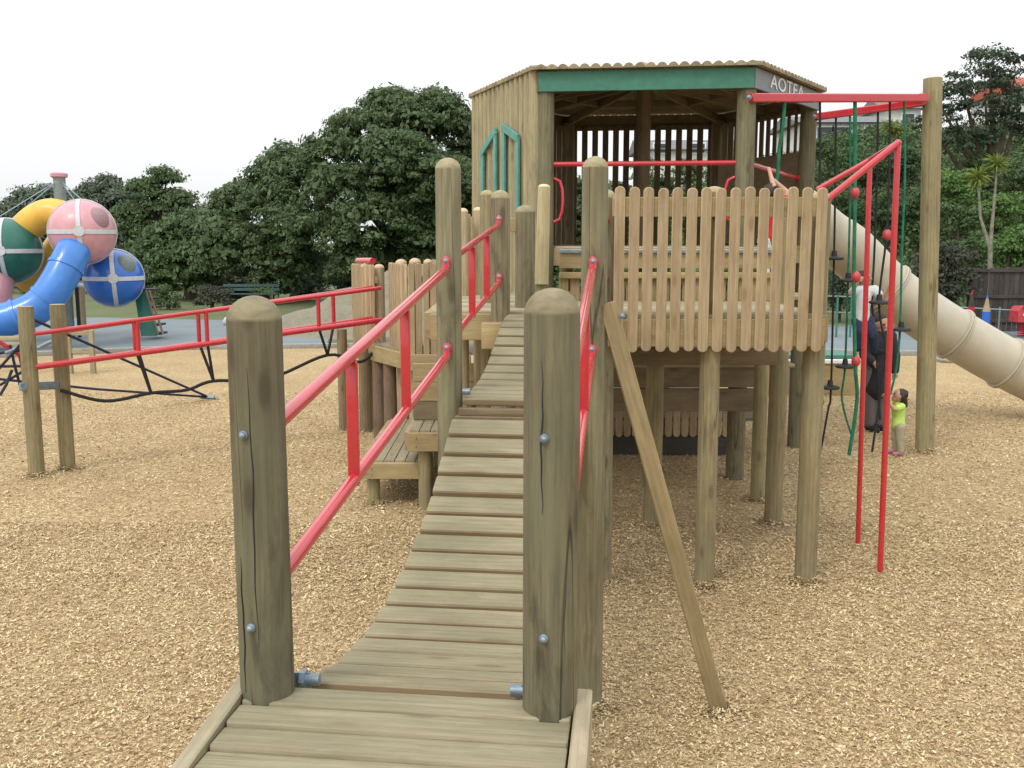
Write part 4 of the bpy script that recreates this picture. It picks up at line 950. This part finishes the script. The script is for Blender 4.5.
def tree(name, x, y, z0, lobes, leafm, lab, cat, group, dens=1.0, csize=.5, leaf=.16, trunk=None, bark='bark', shell=.55):
    """lobes relative to (x,y,z0)"""
    th = thing(name, (x, y, z0), lab, cat, group)
    lv = leafcloud(lobes, dens, csize, leaf, shell); np_mesh('crown', lv, [[0, 1, 2, 3]], LEAF[leafm], th)
    if trunk:
        h, r = trunk; t_ = MB(); t_.tube([(x, y, z0-.3), (x+.1*h*random.uniform(-.3, .3), y, z0+h*.5), (x+.1*h*random.uniform(-.5, .5), y, z0+h)], r, 12, rad=[r*1.35, r, r*.6])
        for l in sorted(lobes, key=lambda l: -l[2])[:7]:
            a = V((x, y, z0+h*random.uniform(.35, .8))); b_ = V((x+l[0], y+l[1], z0+l[2])); m_ = (a+b_)/2+V((0, 0, -.08*(b_-a).length)); t_.tube([a, m_, b_], r*.4, 8, rad=[r*.5, r*.35, r*.1])
        t_.build('trunk', bark, th)
    return th
def at_lobe(px, py, Y, rpx, rel, fy=1., fz=.85):
    p = at(px, py, Y); r = rpx*Y/FL; return (p.x-rel[0], p.y-rel[1], p.z-rel[2], r, r*fy, r*fz)
TL = [
 # name px Y  lobes(px,py,dY,rpx), leaf, label, trunk
 (430, 41, [(430, 125, 0, 36), (395, 120, 1, 32), (365, 140, 0, 34), (455, 140, 1, 30), (330, 165, 0, 34), (345, 200, -1, 38), (400, 170, -2, 42), (440, 190, -2, 40), (300, 190, 1, 32), (380, 230, -2, 40), (440, 240, -1, 36), (455, 215, 1, 34), (425, 210, 1, 36), (395, 200, 1, 36), (410, 255, 1, 36), (320, 240, -1, 36), (475, 170, 1, 30), (490, 220, 0, 34), (290, 230, 0, 30), (430, 275, -1, 28), (360, 272, -1, 30), (500, 150, 2, 24)], 'poh', 'huge dark evergreen tree with a domed clumpy crown rising behind the pickets'),
 (262, 43, [(270, 184, 0, 22), (288, 165, 0, 20), (243, 206, 0, 25), (225, 222, 0, 22), (272, 215, -1, 32), (225, 240, -1, 24), (250, 255, -1, 32), (290, 262, -1, 30), (220, 268, -1, 24), (275, 285, -1, 24)], 'poh', 'dark rounded evergreen tree left of the huge domed tree'),
 (190, 45, [(192, 232, 0, 22), (172, 246, 0, 26), (208, 240, 0, 24), (208, 262, -1, 28), (180, 270, -1, 28), (150, 265, 0, 22), (200, 285, -1, 18), (160, 285, 0, 18)], 'mid', 'lighter green bushy tree standing before the dark row'),
 (152, 52, [(158, 182, 0, 10), (167, 178, 0, 10), (143, 192, 0, 12), (162, 206, 0, 20), (180, 205, 0, 14), (135, 222, 0, 20), (150, 245, 0, 24), (196, 220, 0, 12)], 'poh', 'taller dark tree with a twin-peaked top on the left skyline'),
 (170, 56, [(175, 232, 0, 24), (206, 228, 0, 16), (140, 238, 0, 24), (122, 214, 0, 14), (200, 255, 0, 24), (160, 260, 0, 26), (225, 245, 0, 20)], 'grey', 'dull green tree filling the gap behind the bushy tree'),
 (105, 55, [(105, 190, 0, 14), (95, 205, 0, 20), (120, 205, 0, 16), (85, 225, 0, 20), (110, 240, 0, 26), (80, 255, 0, 24), (120, 270, 0, 24)], 'grey', 'loose grey-green tree on the skyline behind the pink sphere'),
 (30, 56, [(35, 205, 0, 18), (15, 215, 0, 16), (55, 205, 0, 18), (70, 215, 0, 18), (30, 235, 0, 26), (60, 245, 0, 26), (0, 240, 0, 20), (20, 270, 0, 26), (60, 275, 0, 24), (-20, 255, 0, 26)], 'grey', 'hazy grey-green tree at the left edge behind the mast'),
 (-60, 56, [(-60, 215, 0, 26), (-90, 235, 0, 30), (-40, 245, 0, 26), (-70, 270, 0, 30)], 'grey', 'grey-green tree beyond the left edge'),
 (560, 46, [(535, 185, 0, 28), (565, 205, 0, 30), (610, 212, 0, 30), (560, 235, 0, 40), (620, 235, 0, 36), (590, 265, 0, 34), (530, 260, 0, 34)], 'poh', 'dark evergreen tree glimpsed through the tower opening'),
 (985, 44, [(990, 68, 0, 22), (1015, 75, 0, 22), (962, 86, 0, 18), (940, 104, 0, 14), (985, 100, 0, 30), (1018, 108, 0, 22), (955, 118, 0, 20), (1005, 135, 0, 28), (930, 126, 0, 12), (965, 145, 0, 24), (1030, 130, 0, 20), (945, 145, 0, 18)], 'drk', 'broad dark open-crowned tree at the top right'),
]
for px, Y, lb, lf, lab in TL:
    x = (px-512)/FL*Y; z0 = hillz(x, Y) if x > 0 else 0; rel = (x, Y, z0); rel_ = (x, Y, z0)
    lobes = [at_lobe(a, b_, Y+dy, r, (0, 0, 0)) for a, b_, dy, r in lb]
    th = thing('evergreen_tree', (x, Y, z0), lab, 'tree', 'trees around the playground')
    loc = [(l[0]-x, l[1]-Y, l[2]-z0, l[3]*1.04, l[4]*1.1, l[5]) for l in lobes]
    big = Y < 50
    if lf == 'drk': lv = leafcloud(loc, 2.0, .38, .12, .45)
    else: lv = np.concatenate([leafcloud(loc, 2.9, .40 if big else .5, .105 if big else .14, .62), leafcloud([(a, b_, c, d_*.88, e*.85, f_*.88) for a, b_, c, d_, e, f_ in loc], 2.0, .6, .24, .35)])
    np_mesh('crown', lv, [[0, 1, 2, 3]], LEAF[lf], th)
    top = max(l[2] for l in lobes)-z0; h = top*.55; r = .2+.02*top; t_ = MB(); t_.tube([(x, Y, z0-.3), (x+.15, Y, z0+h*.5), (x-.1, Y, z0+h)], r, 12, rad=[r*1.35, r, r*.6])
    for l in lobes[:9]:
        a = V((x, Y, z0+h*random.uniform(.3, .8))); b_ = V(l[:3]); t_.tube([a, (a+b_)/2+V((0, 0, -.3)), b_], r*.4, 8, rad=[r*.5, r*.35, r*.1])
    t_.build('trunk', 'bark', th)
# shrubs and banks: (px, py, Y, rpx, kind, label)
def shrub(px, py, Y, rp_, lf, lab, dens=3.2, cs=.30, leaf=.10, nm='shrub', grp='shrubs on the bank and under the trees', seed=0):
    rg = random.Random(px*7+py+seed); p = at(px, py, Y); r = rp_*Y/FL; z0 = hillz(p.x, Y) if p.x > 0 else 0
    z0 = min(z0, p.z-.2*r); lo = []
    for k in range(5):
        lo.append((rg.uniform(-.6, .6)*r, rg.uniform(-.4, .4)*r, max(.3*r, p.z-z0+rg.uniform(-.55, .3)*r), r*rg.uniform(.5, .8), r*rg.uniform(.5, .7), r*rg.uniform(.45, .65)))
    if True: lo.append((0, 0, (p.z-z0)*.45, r*.8, r*.6, (p.z-z0)*.5))
    return tree(nm, p.x, Y, z0, lo, lf, lab, 'shrub', grp, dens, cs, leaf, (max(.4, p.z-z0), .07), shell=.3)
SH = [(655, 180, 50, 24, 'mid', 'green shrub below the grey-roofed house, left'), (695, 178, 50, 24, 'mid', 'green shrub below the grey-roofed house, middle'), (735, 178, 50, 24, 'poh', 'dark shrub below the grey-roofed house, right'), (215, 272, 52, 34, 'drk', 'dark thicket between the bushy tree and the row'), (320, 275, 52, 34, 'drk', 'dark thicket behind the domed tree, left part'), (400, 275, 52, 34, 'drk', 'dark thicket behind the domed tree, right part'), (470, 275, 52, 34, 'drk', 'dark thicket behind the log wall'), (168, 299, 38, 15, 'mid', 'small mid green shrub beside the ladder slide'), (212, 299, 38, 20, 'dull', 'low dark shrub left of the teal bench'), (145, 292, 44, 14, 'mid', 'green shrub behind the blue sphere'), (240, 290, 44, 18, 'drk', 'dark shrub behind the teal bench'),
 (300, 290, 44, 20, 'drk', 'dark shrub right of the teal bench'), (345, 285, 44, 22, 'drk', 'dark shrub at the back of the earth mound'), (100, 290, 50, 20, 'dull', 'dull shrub between the sphere and the skyline trees'), (40, 290, 50, 22, 'dull', 'dull shrub behind the yellow tube'), (-20, 290, 50, 24, 'dull', 'dull shrub at the far left edge'),
 (600, 265, 40, 32, 'mid', 'green shrub seen under the tower floor, left'), (660, 225, 42, 32, 'brt', 'bright shrub behind the tower slats, left of centre post'), (710, 215, 42, 34, 'brt', 'bright shrub behind the tower slats, right of centre post'), (750, 230, 42, 32, 'brt', 'bright shrub behind the tower right side'), (690, 202, 50, 26, 'mid', 'mid green shrub high on the bank behind the tower'), (640, 200, 50, 26, 'poh', 'dark shrub high on the bank behind the tower'),
 (740, 195, 52, 24, 'mid', 'green shrub under the grey-roofed house'), (660, 275, 36, 30, 'mid', 'green shrub low behind the picket platform'), (720, 280, 36, 30, 'mid', 'green shrub low behind the platform posts'),
 (835, 160, 50, 26, 'mid', 'green shrub below the pale house'), (865, 170, 48, 26, 'mid', 'dense shrub below the pale house gable'), (900, 168, 47, 26, 'poh', 'dark shrub left of the tall post, upper bank'), (845, 205, 44, 28, 'poh', 'dark bank shrub behind the red ball rope'), (885, 215, 42, 28, 'mid', 'bank shrub behind the red poles'), (915, 205, 42, 24, 'mid', 'bank shrub just left of the tall post'),
 (820, 250, 38, 28, 'drk', 'dark shrub beneath the slide top'), (865, 255, 36, 26, 'drk', 'dark shrub behind the slide bend'), (840, 290, 32, 22, 'drk', 'low dark shrub behind the mesh barrier'),
 (955, 185, 42, 26, 'brt', 'bright shrub right of the tall post'), (990, 175, 44, 28, 'mid', 'green shrub under the dark open tree'), (1020, 180, 42, 26, 'mid', 'green shrub on the upper bank at the right edge'), (1000, 215, 38, 28, 'brt', 'bright shrub behind the cabbage tree'), (960, 220, 38, 24, 'mid', 'mid shrub left of the cabbage tree'), (1035, 215, 38, 28, 'brt', 'bright shrub past the right edge'),
 (1010, 245, 34, 24, 'brt', 'bright shrub just above the paling fence'), (1040, 250, 34, 26, 'mid', 'green shrub above the fence at the edge'), (975, 245, 35, 18, 'mid', 'mid green shrub above the fence end'),
 (947, 262, 28.3, 27, 'dull', 'rounded dull brown-green hedge bush at the fence end'), (925, 275, 30, 24, 'dull', 'dull hedge bush behind the tall post'), (953, 290, 28.3, 20, 'dull', 'low dark hedge bush behind the red pencil'), (900, 285, 31, 22, 'drk', 'dark bush under the slide bend')]
for s_ in SH: shrub(*s_)
gx_ = rng.random(16000)*46-1; gy_ = 31+rng.random(16000)**.8*34
gz_ = np.array([hillz(a, b) for a, b in zip(gx_, gy_)]); keep = (gz_ > .1) & ((gx_ > 2)); gx_, gy_, gz_ = gx_[keep], gy_[keep], gz_[keep]
cc = []
for a, b, c in zip(gx_, gy_, gz_): cc.append((a, b, c+.15, .45, .45, .5))
cc = np.array(cc); n = len(cc); m = 14; e = rng.normal(size=(n, m, 3)); e /= np.linalg.norm(e, axis=2)[:, :, None]; e[:, :, 2] = np.abs(e[:, :, 2])
hgt = (.5+1.1*(np.sin(cc[:, 0]*1.3)*np.cos(cc[:, 1]*.9)+1)/2)[:, None]
P = np.stack([cc[:, 0][:, None]+e[:, :, 0]*.5, cc[:, 1][:, None]+e[:, :, 1]*.5, cc[:, 2][:, None]+e[:, :, 2]*hgt], 2).reshape(-1, 3)
k = len(P); nr = e.reshape(-1, 3)+.5*rng.normal(size=(k, 3)); nr /= np.linalg.norm(nr, axis=1)[:, None]; t = rng.normal(size=(k, 3)); t -= nr*(t*nr).sum(1)[:, None]; t /= np.linalg.norm(t, axis=1)[:, None]; b = np.cross(nr, t); q_ = (.17*(.6+.8*rng.random(k)))[:, None]
tag(np_mesh('bank_ground_cover', np.stack([P-t*q_*.55, P-b*q_*.32, P+t*q_*.55, P+b*q_*.32], 1), [[0, 1, 2, 3]], LEAF['mid']), 'leafy green undergrowth covering the bank behind the playground', 'undergrowth', kind='stuff')
# cabbage trees
def cabbage(px, py, Y, h, lab, heads):
    p = at(px, py, Y); z0 = hillz(p.x, Y); th = thing('cabbage_tree', (p.x, Y, z0), lab, 'cabbage tree', 'cabbage trees on the bank'); t_ = MB(); rg = random.Random(px)
    lv = []
    for hx, hy in heads:
        c = at(hx, hy, Y); mid = V(((p.x+c.x)/2+.2*(c.x-p.x), Y, z0+(c.z-z0)*.6)); t_.tube([(p.x, Y, z0-.2), V((p.x+.05, Y, z0+(c.z-z0)*.3)), V((p.x, Y, z0+(c.z-z0)*.5)), mid+V((0, 0, (c.z-z0)*.12)), c], .1, 8, rad=[.10, .08, .065, .045, .035])
        n = 130; d = rng.normal(size=(n, 3)); d /= np.linalg.norm(d, axis=1)[:, None]; d[:, 2] = d[:, 2]*.8+.25; L = .36+.26*rng.random(n)
        s0 = np.cross(d, rng.normal(size=(n, 3))); s0 /= np.linalg.norm(s0, axis=1)[:, None]; c0 = np.array(c)-np.array([p.x, Y, z0]); w = .028
        m_ = c0+d*(L*.55)[:, None]; e_ = c0+d*L[:, None]-np.array([0, 0, 1])*(L*.22)[:, None]
        lv.append(np.stack([c0+d*.05-s0*w*.6, c0+d*.05+s0*w*.6, m_+s0*w, e_, m_-s0*w], 1))
    np_mesh('leaf_head', np.concatenate(lv), [[0, 1, 2, 4], [4, 2, 3]], LEAF['yel'], th); t_.build('trunk', 'barkp', th)
cabbage(990, 250, 33, 4, 'cabbage tree with two spiky yellow-green heads above the fence', [(978, 178), (997, 165)])
cabbage(893, 160, 48, 4, 'small cabbage tree by the pale house', [(890, 128), (897, 132)])

# ------------------------------------------------------------------ people
def remeshed(mb, name, mats, parent, vox, smooth=3, paint=None, label=None):
    off = rootloc(parent); me = bpy.data.meshes.new('tmp'); me.from_pydata([tuple(p-off) for p in mb.v], [], mb.f)
    bm = bmesh.new(); bm.from_mesh(me); bmesh.ops.recalc_face_normals(bm, faces=bm.faces); bm.to_mesh(me); bm.free()
    o = bpy.data.objects.new('tmp', me); col.objects.link(o); r_ = o.modifiers.new('r', 'REMESH'); r_.mode = 'VOXEL'; r_.voxel_size = vox
    s_ = o.modifiers.new('s', 'SMOOTH'); s_.iterations = smooth; s_.factor = .5
    dg = bpy.context.evaluated_depsgraph_get(); nm = bpy.data.meshes.new_from_object(o.evaluated_get(dg)); bpy.data.objects.remove(o)
    nm.materials.clear()
    for m_ in mats: nm.materials.append(M[m_])
    if paint:
        for p in nm.polygons: p.material_index = paint(p.center+off)
    nm.shade_smooth(); q = bpy.data.objects.new(name, nm); col.objects.link(q); q.parent = parent
    if label: q['label'] = label
    return q
def hand(mb, w, d, side, s, curl=.5):
    """w wrist, d hand direction, side = thumb side, s = hand length"""
    d = V(d).normalized(); sd = V(side); sd = (sd-d*sd.dot(d)).normalized(); n = d.cross(sd); w = V(w)
    pc_ = w+d*s*.28; mb.capsule(w, pc_, s*.14, s*.2); 
    for k in range(4): mb.capsule(w+d*s*.2+sd*s*(.14-.09*k), w+d*s*.5+sd*s*(.17-.11*k), s*.09, s*.075)
    for k, ln in enumerate((.42, .48, .44, .34)):
        b0 = w+d*s*.5+sd*s*(.17-.11*k); b1 = b0+(d*(1-curl*.4)+n*curl*.7).normalized()*s*ln*.5; b2 = b1+(d*(1-curl*1.3)+n*curl).normalized()*s*ln*.5
        mb.capsule(b0, b1, s*.058, s*.052); mb.capsule(b1, b2, s*.052, s*.042)
    t0 = w+d*s*.15+sd*s*.16; t1 = t0+(d*.6+sd*.8).normalized()*s*.22; t2 = t1+(d*.9+n*.4).normalized()*s*.18
    mb.capsule(t0, t1, s*.075, s*.06); mb.capsule(t1, t2, s*.06, s*.048)
def person(label, base, H, J, face, shirt, pants, shoes, hairlen=.3, sleeve=.55, vox=.007, coat=0, hair='hair', extra=None, headr=None, skirt=None, pony=False):
    """J: joints relative to base, in metres"""
    th = thing('person', base, label, 'person'); B_ = V(base); J = {k: B_+V(v) for k, v in J.items()}
    hr = headr or H*.068; hc = J['head']; f = V(face).normalized(); b = MB(); lat = f.cross(UP).normalized(); hu = lat.cross(f).normalized()
    k = H
    # torso, neck
    b.capsule(J['pelvis'], J['waist'], k*.075, k*.068); b.capsule(J['waist'], J['chest'], k*.068, k*.08); b.capsule(J['chest'], J['neck'], k*.07, k*.036)
    b.capsule(J['neck'], hc-hu*hr*.5, k*.032, k*.032)
    for s_ in 'LR':
        b.capsule(J['chest']+(J['neck']-J['chest'])*.5, J['sh'+s_], k*.05, k*.038); b.capsule(J['sh'+s_], J['el'+s_], k*.034, k*.026); b.capsule(J['el'+s_], J['wr'+s_], k*.025, k*.017)
        hd = J['wr'+s_]-J['el'+s_]; hand(b, J['wr'+s_], hd, f if abs(hd.normalized().dot(f)) < .9 else UP, k*.10, .8)
        b.capsule(J['pelvis'], J['hip'+s_], k*.06, k*.055); b.capsule(J['hip'+s_], J['kn'+s_], k*.052, k*.036); b.capsule(J['kn'+s_], J['an'+s_], k*.034, k*.022)
        b.capsule(J['an'+s_]-UP*k*.012, J['an'+s_]+(J.get('to'+s_, J['an'+s_]+f*k*.09)-J['an'+s_]), k*.022, k*.018)
    # head
    rg = []; b.ball(hc+hu*hr*.12-f*hr*.08, hr*.98, hr*.98, hr*1.02, 18, 12); b.capsule(hc-hu*hr*.25+f*hr*.12, hc-hu*hr*.65+f*hr*.32, hr*.72, hr*.5)
    b.capsule(hc+f*hr*.85+hu*hr*.05, hc+f*hr*1.05-hu*hr*.22, hr*.09, hr*.16)
    for s_ in (-1, 1): b.ball(hc+lat*hr*.95*s_-f*hr*.05-hu*hr*.05, hr*.12, hr*.18, hr*.25, 10, 8)
    eyes = [hc+f*hr*.88+lat*hr*.36*s_+hu*hr*.06 for s_ in (-1, 1)]; mo = hc+f*hr*.86-hu*hr*.52
    def paint(p):
        if any((p-e).length < hr*.16 for e in eyes): return 1
        if abs((p-mo).dot(hu)) < hr*.09 and (p-mo).length < hr*.3: return 2
        return 0
    body = remeshed(b, 'body', ['skin', 'eye', 'lip'], th, vox, 2, paint)
    # shirt
    g = k*.012; c = MB(); c.capsule(J['pelvis']-UP*coat, J['waist'], k*.078+g+(k*.02 if coat else 0), k*.072+g); c.capsule(J['waist'], J['chest'], k*.072+g, k*.083+g); c.capsule(J['chest'], J['chest']+(J['neck']-J['chest'])*.75, k*.076+g, k*.045+g)
    for s_ in 'LR':
        c.capsule(J['chest']+(J['neck']-J['chest'])*.45, J['sh'+s_], k*.055+g, k*.042+g)
        if sleeve < 1: c.capsule(J['sh'+s_], J['sh'+s_]+(J['el'+s_]-J['sh'+s_])*sleeve, k*.04+g, k*.036+g)
        else: c.capsule(J['sh'+s_], J['el'+s_], k*.038+g, k*.03+g); c.capsule(J['el'+s_], J['el'+s_]+(J['wr'+s_]-J['el'+s_])*.9, k*.03+g, k*.024+g)
    remeshed(c, 'shirt' if not coat else 'coat', [shirt], th, vox, 3)
    c = MB()
    for s_ in 'LR':
        c.capsule(J['pelvis'], J['hip'+s_], k*.066+g, k*.062+g); c.capsule(J['hip'+s_], J['kn'+s_], k*.06+g, k*.045+g); c.capsule(J['kn'+s_], J['kn'+s_]+(J['an'+s_]-J['kn'+s_])*.88, k*.043+g, k*.034+g)
    remeshed(c, 'trousers', [pants], th, vox, 3)
    for s_ in 'LR':
        c = MB(); a = J['an'+s_]-UP*k*.01; t = J.get('to'+s_, J['an'+s_]+f*k*.09); c.capsule(a, t, k*.032, k*.026); c.capsule(a, a-f*k*.012, k*.032, k*.03); remeshed(c, 'shoe', [shoes], th, vox*.8, 2)
    # hair: shell over back and top, with lumps
    h_ = MB(); h_.ball(hc+hu*hr*.26-f*hr*.28, hr*1.06, hr*1.06, hr*1.04, 16, 10); rr = random.Random(5)
    for _ in range(26):
        a = rr.uniform(0, 6.28); el = rr.uniform(-.5, 1.3); q = lat*math.cos(a)*math.cos(el)+f*(math.sin(a)*math.cos(el)*.8-.35)+hu*(math.sin(el)+.2)
        h_.ball(hc+q*hr*.95-f*hr*.1, hr*.26, n=8, m=6)
    if hairlen: h_.capsule(hc-f*hr*.65, hc-f*hr*.75-hu*hr*hairlen*3, hr*.7, hr*.5)
    if pony: h_.capsule(hc-f*hr*1.2-hu*hr*.2, hc-f*hr*1.7-hu*hr*.9, hr*.4, hr*.32)
    remeshed(h_, 'hair', [hair], th, vox, 1)
    return th
# toddler: seen from behind-left, looking up, arms raised towards the rope
tb = G(897, 455); H = .86
person('toddler in a lime green top and khaki trousers reaching up to a rope', tb, H, dict(pelvis=(0, 0, .37), waist=(-.005, 0, .46), chest=(-.015, 0, .56), neck=(-.02, 0, .64), head=(-.02, 0, .735),
    shL=(-.01, .085, .615), shR=(-.01, -.085, .615), elL=(-.12, .09, .60), elR=(-.10, -.10, .585), wrL=(-.16, .07, .70), wrR=(-.165, -.07, .67), hipL=(0, .05, .35), hipR=(0, -.05, .35),
    knL=(-.01, .055, .20), knR=(.005, -.055, .20), anL=(.01, .06, .045), anR=(.02, -.06, .045), toL=(-.07, .07, .03), toR=(-.06, -.06, .03)), (-.9, .1, .45), 'lime', 'khaki', 'pinkcl', hairlen=.25, sleeve=.5, vox=.006, headr=.078, pony=True)
wb_ = G(873, 431)
person('adult in a black coat and grey trousers standing behind the red poles', wb_, 1.62, dict(pelvis=(0, 0, .86), waist=(0, 0, 1.0), chest=(0, 0, 1.2), neck=(.0, 0, 1.36), head=(.02, -.01, 1.49),
    shL=(-.17, 0, 1.31), shR=(.17, 0, 1.31), elL=(-.19, -.04, 1.06), elR=(.22, -.08, 1.05), wrL=(-.12, -.2, .98), wrR=(.2, -.14, .84), hipL=(-.09, 0, .83), hipR=(.09, 0, .83),
    knL=(-.08, -.01, .46), knR=(.08, 0, .46), anL=(-.06, 0, .07), anR=(.07, .02, .07)), (.5, -.85, -.25), 'blackcl', 'greycl', 'blackcl', hairlen=.25, sleeve=1, vox=.011, coat=.26)
cb_ = at(862, 340, 12.15); cb_.z = at(862, 352, 12.15).z
person('child in a white top and dark trousers climbing on the rope discs', cb_, 1.12, dict(pelvis=(-.02, 0, .40), waist=(-.02, 0, .52), chest=(-.02, 0, .68), neck=(-.0, 0, .79), head=(.0, 0, .90),
    shL=(-.12, 0, .76), shR=(.12, 0, .76), elL=(-.2, -.1, .72), elR=(.2, -.08, .66), wrL=(-.14, -.16, .86), wrR=(.24, -.16, .80), hipL=(-.06, 0, .38), hipR=(.06, 0, .38),
    knL=(-.05, -.12, .24), knR=(.1, -.1, .20), anL=(-.08, -.05, .05), anR=(.16, -.02, .0)), (.6, -.6, .1), 'whitecl', 'denim', 'blackcl', hairlen=.1, sleeve=.5, vox=.008)
kb_ = at(768, 300, 10.1); kb_.z = ZP; gx = on_beam(785, B1a, B1b)
hz = at(778, 168, 10.1)
person('child in a red top inside the tower gripping the green rope overhead', kb_, 1.1, dict(pelvis=(.02, 0, .56), waist=(.02, 0, .66), chest=(.01, 0, .80), neck=(0, 0, .9), head=(-.01, 0, 1.0),
    shL=(-.10, 0, .87), shR=(.10, 0, .87), elL=(.0, -.06, 1.06), elR=(.16, 0, 1.0), wrL=(hz.x-kb_.x-.01, .30, hz.z-kb_.z), wrR=(.10, .25, hz.z-kb_.z-.12), hipL=(-.05, 0, .53), hipR=(.07, 0, .53),
    knL=(-.05, 0, .29), knR=(.08, .02, .29), anL=(-.05, 0, .05), anR=(.08, 0, .05)), (.5, .8, .1), 'redcl', 'whitecl', 'blackcl', hairlen=.15, sleeve=.5, vox=.008)

# ------------------------------------------------------------------ light
SE, SA = R(52), R(-52)   # sun elevation; azimuth measured from behind-left
w = bpy.data.worlds.new('World'); scn.world = w; w.use_nodes = True; nt = w.node_tree; bg = nt.nodes['Background']
sky = nt.nodes.new('ShaderNodeTexSky'); sky.sky_type = 'NISHITA'; sky.sun_disc = False; sky.sun_elevation = SE; sky.air_density = 1.; sky.dust_density = 4.; sky.ozone_density = 1.
hs = nt.nodes.new('ShaderNodeHueSaturation'); hs.inputs['Saturation'].default_value = .12; nt.links.new(sky.outputs[0], hs.inputs['Color'])
# overcast: an even white cloud layer takes most of the sky's light
mx = nt.nodes.new('ShaderNodeMix'); mx.data_type = 'RGBA'; mx.inputs[0].default_value = .72; nt.links.new(hs.outputs[0], mx.inputs[6]); 
tcw = nt.nodes.new('ShaderNodeTexCoord'); sx = nt.nodes.new('ShaderNodeSeparateXYZ'); nt.links.new(tcw.outputs['Generated'], sx.inputs[0])
cr_ = nt.nodes.new('ShaderNodeValToRGB'); cr_.color_ramp.elements[0].color = (.47, .474, .478, 1); cr_.color_ramp.elements[0].position = 0; cr_.color_ramp.elements[1].color = (.95, .97, 1, 1)
nt.links.new(sx.outputs['Z'], cr_.inputs[0]); vm = nt.nodes.new('ShaderNodeVectorMath'); vm.operation = 'SCALE'; vm.inputs['Scale'].default_value = 20.; nt.links.new(cr_.outputs[0], vm.inputs[0]); nt.links.new(vm.outputs[0], mx.inputs[7])
nt.links.new(mx.outputs[2], bg.inputs[0]); bg.inputs[1].default_value = .125
sd = bpy.data.lights.new('sun', 'SUN'); sd.energy = 1.15; sd.angle = R(14); sd.color = (1, .95, .86); so = bpy.data.objects.new('sun', sd); col.objects.link(so)
dirv = V((-.55*math.cos(SE)/1, -.83*math.cos(SE), math.sin(SE))).normalized(); so.rotation_euler = dirv.to_track_quat('Z', 'Y').to_euler(); sky.sun_rotation = math.atan2(dirv.x, dirv.y)
cam = bpy.data.cameras.new('camera'); co = bpy.data.objects.new('camera', cam); col.objects.link(co); cam.lens = 35; cam.sensor_width = 36; cam.clip_end = 3000; cam.clip_start = .05
co.location = (0, 0, EYE); co.rotation_euler = (math.pi/2-PITCH, 0, 0); scn.camera = co
scn.view_settings.view_transform = 'Standard'; scn.view_settings.look = 'None'; scn.view_settings.exposure = 0; scn.view_settings.gamma = 1
scn.cycles.use_denoising = True; scn.cycles.max_bounces = 6; scn.cycles.diffuse_bounces = 3
